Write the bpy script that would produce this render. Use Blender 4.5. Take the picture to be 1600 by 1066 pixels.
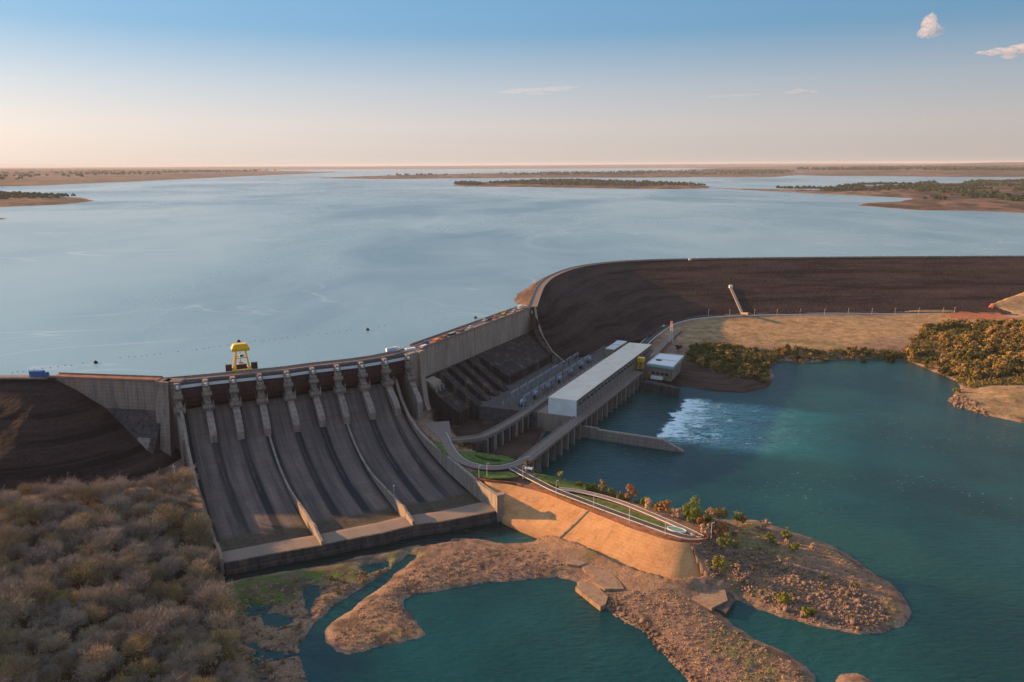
import bpy, bmesh, math, random
import numpy as np
from mathutils import Vector, Matrix
R = math.radians
random.seed(7); RNG = np.random.RandomState(11)
for o in list(bpy.data.objects): bpy.data.objects.remove(o)
SC = bpy.context.scene
COL = SC.collection

# ------------------------------------------------------------------ camera
FPX, HZ, ROLL = 1244.0, 257.0, -0.004
PITCH = math.atan((533 - HZ) / FPX)
CAMZ = 210.0
cp, sp = math.cos(PITCH), math.sin(PITCH); cr, sr = math.cos(ROLL), math.sin(ROLL)
right = Vector((cr, sr*sp, sr*cp)); down = Vector((sr, -cr*sp, -cr*cp)); fwd = Vector((0, cp, -sp))
cam_d = bpy.data.cameras.new("camera"); cam = bpy.data.objects.new("camera", cam_d); COL.objects.link(cam)
cam_d.sensor_width = 36; cam_d.lens = FPX/1600*36; cam_d.clip_start = 1; cam_d.clip_end = 200000
M3 = Matrix((right, -down, -fwd)).transposed()
cam.matrix_world = Matrix.Translation((0, 0, CAMZ)) @ M3.to_4x4()
SC.camera = cam
SC.render.resolution_x = 1024; SC.render.resolution_y = 682

def at(px, py, z):
    """a pixel of the 1600x1066 photograph -> the point at height z"""
    u, v = px-800, py-533
    d = right*(u/FPX) + down*(v/FPX) + fwd
    t = (z-CAMZ)/d.z
    return Vector((d.x*t, d.y*t, z))
def A2(px, py, z):
    p = at(px, py, z); return np.array([p.x, p.y])

# ------------------------------------------------------------------ light
HAZE_D = 2.0e-5
SUN_EL, SUN_DIR = 13.8, Vector((-0.925, 0.38, 0)).normalized()     # where the sun stands
w = bpy.data.worlds.new("World"); SC.world = w; w.use_nodes = True
nt = w.node_tree; nt.nodes.clear()
sky = nt.nodes.new('ShaderNodeTexSky'); sky.sky_type = 'NISHITA'; sky.sun_disc = False
sky.sun_elevation = R(SUN_EL); sky.sun_rotation = math.atan2(SUN_DIR.x, SUN_DIR.y)
sky.air_density = 1.0; sky.dust_density = 2.2; sky.ozone_density = 2.0; sky.altitude = 400
bg = nt.nodes.new('ShaderNodeBackground'); bg.inputs[1].default_value = 0.105
wo = nt.nodes.new('ShaderNodeOutputWorld')
tcw = nt.nodes.new('ShaderNodeTexCoord'); sx = nt.nodes.new('ShaderNodeSeparateXYZ'); nt.links.new(tcw.outputs['Generated'], sx.inputs[0])
rw = nt.nodes.new('ShaderNodeValToRGB'); er = rw.color_ramp.elements
er.remove(er[1])
for p_, c_ in [(0, (3.3, 2.88, 2.68)), (.045, (3.2, 2.88, 2.88)), (.09, (2.35, 2.55, 2.9)), (.15, (.85, 1.8, 2.8)), (.24, (.65, 1.75, 3.2)), (.5, (2.1, 2.8, 4.0)), (1, (2.5, 3.1, 4.2))]:
    e_ = er[0] if p_ == 0 else er.new(p_); e_.color = (*c_, 1)
nt.links.new(sx.outputs[2], rw.inputs[0])
mxw = nt.nodes.new('ShaderNodeMix'); mxw.data_type = 'RGBA'; mxw.inputs[0].default_value = .86
# brighter towards the sun's side of the sky, duller away from it
dpw = nt.nodes.new('ShaderNodeVectorMath'); dpw.operation = 'DOT_PRODUCT'; nt.links.new(tcw.outputs['Generated'], dpw.inputs[0]); dpw.inputs[1].default_value = (*SUN_DIR[:2], 0)
mrw = nt.nodes.new('ShaderNodeMapRange'); mrw.inputs[1].default_value = -.3; mrw.inputs[2].default_value = .8; mrw.inputs[3].default_value = .72; mrw.inputs[4].default_value = 1.12
nt.links.new(dpw.outputs['Value'], mrw.inputs[0]); vsw = nt.nodes.new('ShaderNodeVectorMath'); vsw.operation = 'SCALE'
nt.links.new(rw.outputs[0], vsw.inputs[0]); nt.links.new(mrw.outputs[0], vsw.inputs['Scale'])
nt.links.new(sky.outputs[0], mxw.inputs[6]); nt.links.new(vsw.outputs[0], mxw.inputs[7])
nt.links.new(mxw.outputs[2], bg.inputs[0]); nt.links.new(bg.outputs[0], wo.inputs[0])
sl = bpy.data.lights.new("sun", 'SUN'); sl.energy = 5.0; sl.angle = R(0.6); sl.color = (1.0, 0.56, 0.24)
so = bpy.data.objects.new("sun", sl); COL.objects.link(so)
sv = Vector((SUN_DIR.x*math.cos(R(SUN_EL)), SUN_DIR.y*math.cos(R(SUN_EL)), math.sin(R(SUN_EL))))
so.rotation_euler = sv.to_track_quat('Z', 'Y').to_euler()
SC.view_settings.view_transform = 'Standard'; SC.view_settings.look = 'None'
SC.view_settings.exposure = 1.05; SC.view_settings.gamma = 1
SC.render.engine = 'CYCLES'
SC.cycles.volume_step_rate = 4; SC.cycles.volume_bounces = 1; SC.cycles.max_bounces = 5

# ------------------------------------------------------------------ materials
class NB:
    def __init__(s, name):
        s.m = bpy.data.materials.new(name); s.m.use_nodes = True
        s.t = s.m.node_tree; s.t.nodes.clear()
        s.out = s.n('ShaderNodeOutputMaterial'); s.b = s.n('ShaderNodeBsdfPrincipled')
        s.l(s.b.outputs[0], s.out.inputs[0]); s.geo = s.n('ShaderNodeNewGeometry')
    def n(s, k, **kw):
        o = s.t.nodes.new(k)
        for a, b in kw.items(): setattr(o, a, b)
        return o
    def l(s, a, b): s.t.links.new(a, b)
    def put(s, sock, v):
        if hasattr(v, 'is_output') or isinstance(v, bpy.types.NodeSocket): s.l(v, sock)
        elif isinstance(v, tuple) and sock.type == 'RGBA': sock.default_value = (*v[:3], 1)
        else: sock.default_value = v
    def noise(s, scale, detail=6, rough=.6, vec=None, dist=0):
        o = s.n('ShaderNodeTexNoise'); o.inputs['Scale'].default_value = scale
        o.inputs['Detail'].default_value = detail; o.inputs['Roughness'].default_value = rough
        o.inputs['Distortion'].default_value = dist
        s.l(vec if vec is not None else s.geo.outputs['Position'], o.inputs['Vector']); return o.outputs[0]
    def scaled(s, v3, vec=None, rot=(0, 0, 0), loc=(0, 0, 0)):
        o = s.n('ShaderNodeMapping'); o.inputs['Scale'].default_value = v3; o.inputs['Rotation'].default_value = rot
        o.inputs['Location'].default_value = loc
        s.l(vec if vec is not None else s.geo.outputs['Position'], o.inputs[0]); return o.outputs[0]
    def ramp(s, f, stops):
        o = s.n('ShaderNodeValToRGB'); e = o.color_ramp.elements; e.remove(e[1])
        for k, (p, c) in enumerate(stops):
            if k == 0: q = e[0]; q.position = p
            else: q = e.new(p)
            q.color = (*c, 1) if isinstance(c, tuple) else (c, c, c, 1)
        s.l(f, o.inputs[0]); return o.outputs[0]
    def mix(s, f, a, b, blend='MIX'):
        o = s.n('ShaderNodeMix', data_type='RGBA', blend_type=blend)
        s.put(o.inputs[0], f); s.put(o.inputs[6], a); s.put(o.inputs[7], b); return o.outputs[2]
    def math(s, op, a, b=0.0, c=None):
        o = s.n('ShaderNodeMath', operation=op); s.put(o.inputs[0], a); s.put(o.inputs[1], b)
        if c is not None: s.put(o.inputs[2], c)
        return o.outputs[0]
    def sep(s, vec=None):
        o = s.n('ShaderNodeSeparateXYZ'); s.l(vec if vec is not None else s.geo.outputs['Position'], o.inputs[0]); return o.outputs
    def dot(s, v):
        o = s.n('ShaderNodeVectorMath', operation='DOT_PRODUCT'); s.l(s.geo.outputs['Position'], o.inputs[0])
        o.inputs[1].default_value = v; return o.outputs['Value']
    def line(s, f, period, width, soft=0):
        fr = s.math('FRACT', s.math('DIVIDE', f, period)); return s.math('LESS_THAN', fr, width/period)
    def bump(s, h, strength=.5, dist=1.0, normal=None):
        o = s.n('ShaderNodeBump'); o.inputs['Strength'].default_value = strength; o.inputs['Distance'].default_value = dist
        s.l(h, o.inputs['Height'])
        if normal is not None: s.l(normal, o.inputs['Normal'])
        s.l(o.outputs[0], s.b.inputs['Normal']); return o.outputs[0]
    def set(s, col, rough=.9, spec=.2, metal=0):
        s.put(s.b.inputs['Base Color'], col); s.put(s.b.inputs['Roughness'], rough)
        s.b.inputs['Specular IOR Level'].default_value = spec; s.b.inputs['Metallic'].default_value = metal
        return s.m

def concrete(name, c1, c2, axis=(1, 0, 0), joints=True, streak=.55, jw=.22, pz=2.6, pa=7.5):
    k = NB(name)
    big = k.noise(.045, 5, .65); fine = k.noise(.6, 6, .7)
    col = k.mix(k.ramp(big, [(.35, 0.0), (.65, 1.0)]), c1, c2)
    col = k.mix(.55, col, k.mix(fine, tuple(x*.6 for x in c1), tuple(min(1, x*1.35) for x in c2)))
    st = k.noise(1.0, 5, .7, k.scaled((.45, .45, .035)))
    col = k.mix(k.math('MULTIPLY', k.ramp(st, [(.46, 0.0), (.66, 1.0)]), streak), col, tuple(x*.35 for x in c1))
    st2 = k.noise(1.0, 4, .6, k.scaled((.16, .16, .02), loc=(7, 3, 1)))
    col = k.mix(k.math('MULTIPLY', k.ramp(st2, [(.52, 0.0), (.7, 1.0)]), .35), col, (.36, .21, .12))
    if joints:
        z = k.sep()[2]
        j = k.math('MAXIMUM', k.line(z, pz, jw), k.line(k.dot(axis), pa, jw))
        col = k.mix(k.math('MULTIPLY', j, .45), col, tuple(x*.3 for x in c1))
    k.bump(fine, .25, .3)
    return k.set(col, .92, .15)

def plain(name, c, rough=.6, spec=.3, metal=0, var=.25, scale=1.5):
    k = NB(name); f = k.noise(scale, 5, .65)
    col = k.mix(k.ramp(f, [(.3, 0.0), (.7, 1.0)]), tuple(x*(1-var) for x in c), tuple(min(1, x*(1+var)) for x in c))
    return k.set(col, rough, spec, metal)

MAT = {}
AX = (.853, .52, 0)
MAT['concrete'] = concrete('old_concrete', (.22, .175, .145), (.34, .275, .225), AX)
MAT['concrete_plain'] = concrete('pale_concrete', (.22, .18, .145), (.34, .275, .22), AX, joints=False)
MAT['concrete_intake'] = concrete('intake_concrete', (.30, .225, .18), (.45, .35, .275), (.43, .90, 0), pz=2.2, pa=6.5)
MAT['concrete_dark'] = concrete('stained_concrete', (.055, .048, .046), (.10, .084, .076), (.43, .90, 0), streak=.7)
MAT['white'] = plain('white_paint', (.72, .70, .66), .5, var=.08)
MAT['off_white'] = plain('off_white_roof', (.62, .58, .52), .55, var=.15, scale=.2)
MAT['asphalt'] = plain('asphalt', (.085, .07, .065), .9, .1, var=.3, scale=.7)
MAT['path'] = plain('worn_path', (.22, .165, .14), .9, .1, var=.2, scale=.5)
MAT['yellow'] = plain('yellow_paint', (.85, .48, .01), .4, .4, var=.12, scale=2)
MAT['dark_steel'] = plain('dark_steel', (.02, .022, .03), .5, .4, var=.3)
MAT['grey_steel'] = plain('grey_steel', (.30, .31, .32), .45, .4, .4)
MAT['gate'] = plain('rusty_gate_steel', (.060, .026, .024), .7, .3, var=.35, scale=.5)
MAT['blue'] = plain('blue_paint', (.03, .13, .30), .5, var=.1)
MAT['pale_blue'] = plain('pale_blue_porcelain', (.38, .50, .60), .3, .5, var=.1)
MAT['girder'] = plain('pale_girder_paint', (.62, .66, .66), .5, var=.12)
MAT['orange'] = plain('orange_paint', (.75, .20, .03), .6, var=.15)
MAT['red_soil'] = plain('red_deck_dust', (.30, .12, .07), .95, .1, var=.35, scale=.25)
MAT['glass'] = plain('dark_glass', (.02, .03, .04), .1, .5)
MAT['rubber'] = plain('black_rubber', (.015, .015, .015), .8, .2)
MAT['teal'] = plain('teal_fascia', (.22, .36, .36), .6, var=.1)
MAT['wood'] = plain('bark', (.16, .115, .085), .95, .1, var=.3, scale=2)
MAT['pool'] = plain('pool_tile', (.12, .30, .24), .3, .5)

# ribbed sheet roof and sheet wall
def ribbed(name, c, axis, period=2.0, w=.35, dark=.8):
    k = NB(name); f = k.noise(.12, 5, .6)
    col = k.mix(k.ramp(f, [(.35, 0.0), (.75, 1.0)]), c, tuple(x*y for x, y in zip(c, (.86, .78, .66))))
    ln = k.line(k.dot(axis), period, w)
    col = k.mix(ln, col, tuple(x*dark for x in c)); return k.set(col, .5, .3)
MAT['roof_sheet'] = ribbed('white_sheet_roof', (.74, .72, .68), (.43, .90, 0), 5.5, .35, .86)
MAT['end_sheet'] = ribbed('white_sheet_wall', (.78, .78, .77), (0, 0, 1), 1.6, .2, .85)
MAT['side_panel'] = ribbed('grey_panel_wall', (.20, .19, .175), (.43, .90, 0), 4.0, .9, .72)

# ground of the valley: red brown soil, dry grass, dark rock, green algae by place
def ground_mat():
    k = NB('valley_ground')
    n1 = k.noise(.02, 6, .62); n2 = k.noise(.16, 8, .7); n3 = k.noise(1.1, 6, .75)
    vor = k.n('ShaderNodeTexVoronoi'); vor.inputs['Scale'].default_value = .45; k.l(k.geo.outputs['Position'], vor.inputs['Vector'])
    c = k.mix(k.ramp(n2, [(.34, 0.0), (.66, 1.0)]), (.15, .093, .07), (.36, .225, .155))
    c = k.mix(k.ramp(n1, [(.42, 0.0), (.6, .8)]), c, (.34, .21, .12))
    c = k.mix(k.ramp(n3, [(.36, .75), (.52, 0.0)]), c, (.08, .05, .038))
    c = k.mix(k.math('MULTIPLY', k.ramp(n3, [(.58, 0.0), (.7, 1.0)]), .55), c, (.36, .25, .15))
    att = k.n('ShaderNodeVertexColor', layer_name='zone'); s = k.n('ShaderNodeSeparateColor'); k.l(att.outputs[0], s.inputs[0])
    # R: dry yellow grass, G: green growth, B: wet dark rim / shallow
    dry = k.mix(k.ramp(n2, [(.35, 0.0), (.65, 1.0)]), (.26, .16, .075), (.46, .31, .16))
    dry = k.mix(k.ramp(k.noise(.06, 8, .75), [(.46, 0.0), (.62, .75)]), dry, (.17, .10, .05))
    c = k.mix(s.outputs[0], c, dry)
    grn = k.mix(k.ramp(n2, [(.4, 0.0), (.6, 1.0)]), (.03, .055, .015), (.10, .16, .03))
    c = k.mix(k.math('MULTIPLY', s.outputs[1], k.ramp(n2, [(.38, 0.0), (.55, 1.0)])), c, grn)
    c = k.mix(k.math('MULTIPLY', s.outputs[2], k.math('MULTIPLY', k.ramp(n3, [(.4, .2), (.6, 1.0)]), .55)), c, (.42, .29, .21))
    low = k.ramp(k.math('SUBTRACT', k.sep()[2], 9.0), [(1.0/4*0, 1.0), (.55, 1.0), (1.0, 0.0)])
    c = k.mix(k.math('MULTIPLY', k.ramp(k.noise(.09, 7, .7), [(.47, 0.0), (.58, .75)]), k.math('LESS_THAN', k.sep()[2], 11.9)), c, (.085, .055, .045))
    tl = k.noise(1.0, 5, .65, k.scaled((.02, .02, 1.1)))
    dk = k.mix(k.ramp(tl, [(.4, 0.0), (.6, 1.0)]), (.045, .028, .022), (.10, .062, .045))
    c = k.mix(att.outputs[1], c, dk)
    h = k.math('ADD', k.math('MULTIPLY', n3, .5), n2)
    k.bump(h, .9, 1.2)
    return k.set(c, .95, .1)
MAT['ground'] = ground_mat()

def apron_mat():
    k = NB('apron_concrete'); n = k.noise(.07, 6, .65); f = k.noise(.9, 6, .7)
    c = k.mix(k.ramp(n, [(.35, 0.0), (.65, 1.0)]), (.48, .235, .095), (.60, .32, .14))
    c = k.mix(k.ramp(f, [(.35, .35), (.5, 0.0)]), c, (.28, .17, .09))
    j = k.math('MAXIMUM', k.line(k.dot((.80, -.60, 0)), 6.0, .22), k.line(k.sep()[2], 1.05, .07))
    c = k.mix(k.math('MULTIPLY', j, .42), c, (.2, .11, .05))
    sp_ = k.noise(1.0, 5, .7, k.scaled((.22, .22, .03), loc=(3, 9, 0)))
    c = k.mix(k.ramp(sp_, [(.5, 0.0), (.68, .6)]), c, (.28, .14, .06))
    c = k.mix(k.math('MULTIPLY', k.ramp(k.math('MULTIPLY', k.math('SUBTRACT', k.sep()[2], 11.5), .1), [(.0, 1.0), (.12, .7), (.3, 0.0)]), k.ramp(n, [(.4, .3), (.6, 1.0)])), c, (.30, .17, .09)); k.bump(f, .3, .4); return k.set(c, .95, .1)
MAT['apron'] = apron_mat()

def chute_mat():
    k = NB('chute_concrete'); uv = k.n('ShaderNodeUVMap', uv_map='uv'); u, v, _ = k.sep(uv.outputs[0])
    f = k.noise(.5, 6, .7); b = k.noise(.05, 6, .65)
    st = k.noise(1.0, 6, .7, k.scaled((2.2, .12*9, 1), uv.outputs[0]))
    st2 = k.noise(1.0, 6, .7, k.scaled((9, 1.2, 1), uv.outputs[0], loc=(4, 2, 0)))
    c = k.mix(k.ramp(b, [(.35, 0.0), (.65, 1.0)]), (.115, .085, .072), (.175, .125, .10))
    c = k.mix(k.ramp(st, [(.40, .9), (.58, 0.0)]), c, (.055, .046, .045))
    c = k.mix(k.ramp(st2, [(.55, 0.0), (.72, .5)]), c, (.26, .20, .165))
    # dark wet run-off, with shadow painted in, along the pier lines, widening downstream
    d = k.math('ABSOLUTE', k.math('SUBTRACT', k.math('FRACT', k.math('ADD', u, k.math('ADD', .40, k.math('MULTIPLY', k.noise(1.0, 3, .5, k.scaled((.4, 3, 1), uv.outputs[0])), .16)))), .5))
    wd = k.ramp(d, [(.0, 1.0), (.11, 1.0), (.17, .25), (.24, 0.0)])
    k2 = k.ramp(k.noise(1.0, 3, .5, k.scaled((.75, .8, 1), uv.outputs[0], loc=(1.7, 0, 0))), [(.36, .45), (.52, 1.0)])
    c = k.mix(k.math('MULTIPLY', wd, k2), c, (.009, .013, .016))
    c = k.mix(k.math('MULTIPLY', k.line(v, .035, .0022), .55), c, (.05, .04, .035))
    c = k.mix(k.math('MULTIPLY', k.line(u, .25, .012), .25), c, (.05, .04, .035))
    # algae and puddle dirt in the trough ahead of the lip
    tr = k.ramp(k.math('ADD', v, k.math('MULTIPLY', k.math('SUBTRACT', f, .5), .06)), [(.775, 0.0), (.80, 1.0), (.885, 1.0), (.90, 0.0)])
    c = k.mix(k.math('MULTIPLY', tr, .85), c, k.mix(k.ramp(f, [(.4, 0.0), (.6, 1.0)]), (.035, .028, .018), (.085, .06, .028)))
    lip = k.ramp(v, [(.895, 0.0), (.915, 1.0)])
    c = k.mix(k.math('MULTIPLY', lip, .8), c, k.mix(f, (.20, .14, .10), (.34, .25, .18)))
    k.bump(f, .3, .3); return k.set(c, .8, .25)
MAT['chute'] = chute_mat()

def riprap_mat(name, c1, c2, c3, sc=.35):
    k = NB(name)
    v = k.n('ShaderNodeTexVoronoi'); v.inputs['Scale'].default_value = sc; k.l(k.geo.outputs['Position'], v.inputs['Vector'])
    n = k.noise(.03, 6, .7); f = k.noise(.8, 6, .75); bd = k.noise(1., 5, .65, k.scaled((.006, .006, .16)))
    c = k.mix(k.ramp(f, [(.35, 0.0), (.65, 1.0)]), c1, c2)
    c = k.mix(k.ramp(v.outputs['Color'], [(.2, 0.0), (.9, .6)]), c, c3)
    c = k.mix(k.ramp(n, [(.42, 0.0), (.62, .5)]), c, c3)
    c = k.mix(k.ramp(bd, [(.40, .8), (.52, 0.0)]), c, tuple(x*.5 for x in c1)); c = k.mix(k.ramp(bd, [(.56, 0.0), (.68, .5)]), c, tuple(x*1.35 for x in c3))
    ln = k.line(k.math('ADD', k.sep()[2], k.math('MULTIPLY', n, 2.0)), 8.0, .35)
    c = k.mix(k.math('MULTIPLY', ln, .25), c, tuple(x*1.5 for x in c3))
    k.bump(k.math('ADD', f, v.outputs['Distance']), .8, 1.2); return k.set(c, .95, .1)
MAT['rockfill'] = riprap_mat('rockfill', (.016, .011, .011), (.046, .029, .025), (.064, .040, .032))
MAT['riprap'] = riprap_mat('riprap', (.20, .12, .08), (.36, .24, .15), (.13, .075, .055), .6)
MAT['boulder'] = plain('boulder', (.20, .13, .095), .95, .1, var=.5, scale=.8)
MAT['lawn'] = plain('lawn', (.085, .125, .03), .95, .1, var=.55, scale=.3)

FOAM = A2(1100, 652, 10)
def water_mat(name, deep, lit, river):
    k = NB(name)
    n = k.noise(.012, 5, .6)
    c = k.mix(k.ramp(n, [(.4, 0.0), (.65, 1.0)]), deep, lit)
    rough = .12
    if river:
        P = k.geo.outputs['Position']
        # white water: a ragged front where the turbine outflow wells up, foam fading downstream of it
        f0, f1 = A2(1022, 684, 10), A2(1078, 612, 10); fd = (f1-f0)/np.linalg.norm(f1-f0); fn = (fd[1], -fd[0]); FL_ = float(np.linalg.norm(f1-f0))
        wv = k.math('MULTIPLY', k.math('SUBTRACT', k.noise(.035, 8, .72, dist=.8), .5), 46.0)
        a_ = k.math('ADD', k.math('SUBTRACT', k.dot((fn[0], fn[1], 0)), float(f0[0]*fn[0]+f0[1]*fn[1])), wv)
        b_ = k.math('DIVIDE', k.math('SUBTRACT', k.dot((fd[0], fd[1], 0)), float(f0[0]*fd[0]+f0[1]*fd[1])), FL_)
        bm_ = k.ramp(k.math('ADD', k.math('ADD', b_, .12), k.math('MULTIPLY', wv, .008)), [(.0, 0.0), (.16, 1.0), (.9, 1.0), (1.0, 0.0)])
        an = k.math('DIVIDE', a_, 150.0)
        teal = k.math('MULTIPLY', k.ramp(an, [(.0, 0.0), (.02, 1.0), (.45, .75), (1.0, 0.0)]), bm_)
        dens = k.math('MULTIPLY', k.ramp(an, [(.0, 0.0), (.015, 1.0), (.08, .75), (.22, .45), (.5, .22), (.8, .0)]), bm_)
        st_ = k.scaled((.6, 1.5, 1), P, rot=(0, 0, R(-15)))
        r1 = k.math('SUBTRACT', 1.0, k.math('MULTIPLY', k.math('ABSOLUTE', k.math('SUBTRACT', k.noise(.09, 9, .72, st_, 2.0), .5)), 17.0))
        nz_ = k.math('ADD', k.math('MULTIPLY', k.noise(.22, 8, .78, st_, 1.2), .6), k.math('MULTIPLY', k.noise(.07, 5, .6, st_, 1.0), .4))
        th_ = k.math('SUBTRACT', .635, k.math('MULTIPLY', dens, .25))
        foam = k.math('MULTIPLY', k.math('SUBTRACT', nz_, th_), 11.0)
        foam = k.math('ADD', k.math('MAXIMUM', foam, 0.0), k.math('MULTIPLY', k.math('MAXIMUM', r1, 0.0), k.math('MULTIPLY', dens, .65)))
        foam = k.math('MULTIPLY', k.math('MINIMUM', foam, 1.0), k.math('MINIMUM', k.math('MULTIPLY', dens, 4.0), 1.0))
        c = k.mix(k.math('MULTIPLY', teal, k.ramp(k.noise(.05, 6, .65, st_, 1.0), [(.35, .35), (.65, 1.0)])), c, (.02, .23, .235))
        c = k.mix(foam, c, (.80, .92, .92))
        c = k.mix(k.ramp(k.noise(.008, 3, .5, k.scaled((1, 1, 1), loc=(3, 0, 0))), [(.52, 0.0), (.66, .45)]), c, (.02, .085, .06))
        # shallow brown-black water over mud along the spillway lip, shade darkened into the colour too
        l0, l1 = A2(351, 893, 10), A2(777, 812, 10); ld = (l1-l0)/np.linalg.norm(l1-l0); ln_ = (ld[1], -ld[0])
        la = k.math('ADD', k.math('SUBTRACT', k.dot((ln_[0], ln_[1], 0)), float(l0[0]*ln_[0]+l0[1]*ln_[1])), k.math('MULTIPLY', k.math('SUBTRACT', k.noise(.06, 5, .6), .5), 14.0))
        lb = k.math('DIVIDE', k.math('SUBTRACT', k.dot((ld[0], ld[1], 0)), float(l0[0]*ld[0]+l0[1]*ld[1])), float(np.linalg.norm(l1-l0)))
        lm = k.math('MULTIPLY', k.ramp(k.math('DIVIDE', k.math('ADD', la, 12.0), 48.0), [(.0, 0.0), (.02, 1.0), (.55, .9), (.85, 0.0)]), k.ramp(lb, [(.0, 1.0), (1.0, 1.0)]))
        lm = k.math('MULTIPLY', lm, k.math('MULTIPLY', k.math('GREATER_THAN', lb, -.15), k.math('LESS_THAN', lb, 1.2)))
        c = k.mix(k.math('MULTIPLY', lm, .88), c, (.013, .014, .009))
        # thin foam flecks drifting downstream
        sp2 = k.ramp(k.noise(.35, 6, .7, k.scaled((1, 2.2, 1), P)), [(.655, 0.0), (.68, 1.0)])
        zone = k.ramp(k.noise(.022, 3, .5, k.scaled((1, 1, 1), loc=(0, 5, 0))), [(.49, 0.0), (.56, 1.0)])
        y = k.sep()[1]; lim = k.math('GREATER_THAN', y, 380.0)
        c = k.mix(k.math('MULTIPLY', k.math('MULTIPLY', sp2, zone), k.math('MULTIPLY', lim, .85)), c, (.65, .72, .66))
        h = k.math('ADD', k.noise(.18, 6, .6, k.scaled((1, 2.0, 1), P, rot=(0, 0, R(20)))), k.math('MULTIPLY', k.noise(1.2, 3, .6), .15))
        k.bump(h, .8, 1.1)
        k.b.inputs['IOR'].default_value = 1.33
        return k.set(c, rough, .25)
    # reservoir: wind-ruffled patches against calm slicks
    sl_ = k.math('ADD', k.math('MULTIPLY', k.noise(.0010, 4, .5, k.scaled((1, .7, 1), rot=(0, 0, R(25))), dist=.7), .72), k.math('MULTIPLY', k.noise(.0045, 6, .62, k.scaled((1, .5, 1), rot=(0, 0, R(-12))), dist=1.4), .28))
    calm = k.ramp(sl_, [(.40, 0.0), (.49, .55), (.60, 1.0)])
    c = k.mix(calm, deep, lit)
    # a few foam/slick lines
    s2 = k.noise(.0016, 3, .5, k.scaled((1, 3, 1), loc=(800, 200, 0)), dist=1.2)
    lnm = k.math('MULTIPLY', k.ramp(k.math('ABSOLUTE', k.math('SUBTRACT', s2, .5)), [(.0, 1.0), (.008, 0.0)]), k.ramp(k.noise(.0016, 2, .5), [(.45, 0.0), (.55, 1.0)]))
    c = k.mix(k.math('MULTIPLY', lnm, .32), c, (.55, .60, .60))
    rr = k.mix(calm, (.36, .36, .36), (.22, .22, .22))
    h = k.noise(.12, 4, .6, k.scaled((1, 2, 1)))
    k.bump(h, .25, 1.0); k.b.inputs['IOR'].default_value = 1.33
    return k.set(c, rr, .5)
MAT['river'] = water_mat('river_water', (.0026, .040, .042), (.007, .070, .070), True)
MAT['lake'] = water_mat('lake_water', (.12, .24, .285), (.24, .37, .385), False)

def farland_mat():
    k = NB('far_land'); n = k.noise(.0012, 8, .65, k.scaled((1, .6, 1))); m = k.noise(.012, 7, .72, k.scaled((1, .5, 1)))
    c = k.mix(k.ramp(n, [(.42, 0.0), (.58, 1.0)]), (.105, .062, .048), (.25, .155, .10))
    c = k.mix(k.ramp(m, [(.44, 0.0), (.56, .85)]), c, (.035, .034, .026))
    h = k.sep()[2]
    c = k.mix(k.ramp(k.math('SUBTRACT', h, 66.0), [(.0, 1.0), (1.0, 0.0)]), c, (.24, .09, .05))
    return k.set(c, 1, .05)
MAT['farland'] = farland_mat()

def leafmat(name, cols, sc=.35):
    k = NB(name); oi = k.n('ShaderNodeObjectInfo')
    tc = k.n('ShaderNodeTexCoord')
    n = k.noise(sc, 3, .6, tc.outputs['Object'])
    stops = [(i/(len(cols)-1), c) for i, c in enumerate(cols)]
    f = k.math('ADD', k.math('MULTIPLY', oi.outputs['Random'], .8), k.math('MULTIPLY', n, .35))
    return k.set(k.ramp(f, stops), .9, .1)
MAT['twig'] = leafmat('bare_twigs', [(.19, .15, .12), (.36, .28, .20), (.24, .20, .17), (.44, .33, .20), (.22, .19, .17), (.30, .225, .155)])
MAT['bush'] = leafmat('dry_foliage', [(.13, .11, .03), (.24, .165, .045), (.34, .20, .06), (.15, .13, .035), (.42, .24, .08), (.10, .095, .03)])
MAT['green_leaf'] = leafmat('green_foliage', [(.08, .11, .015), (.15, .18, .03), (.20, .20, .04)])
MAT['orange_leaf'] = leafmat('orange_foliage', [(.30, .12, .025), (.38, .17, .04), (.26, .12, .05)])
MAT['pale_leaf'] = leafmat('pale_dry_foliage', [(.44, .28, .16), (.52, .35, .20), (.36, .22, .13)])
MAT['dark_leaf'] = leafmat('dark_foliage', [(.018, .03, .010), (.035, .05, .015), (.05, .06, .02)])
MAT['yellow_leaf'] = leafmat('yellow_green_foliage', [(.16, .17, .02), (.22, .20, .03)])

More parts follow.
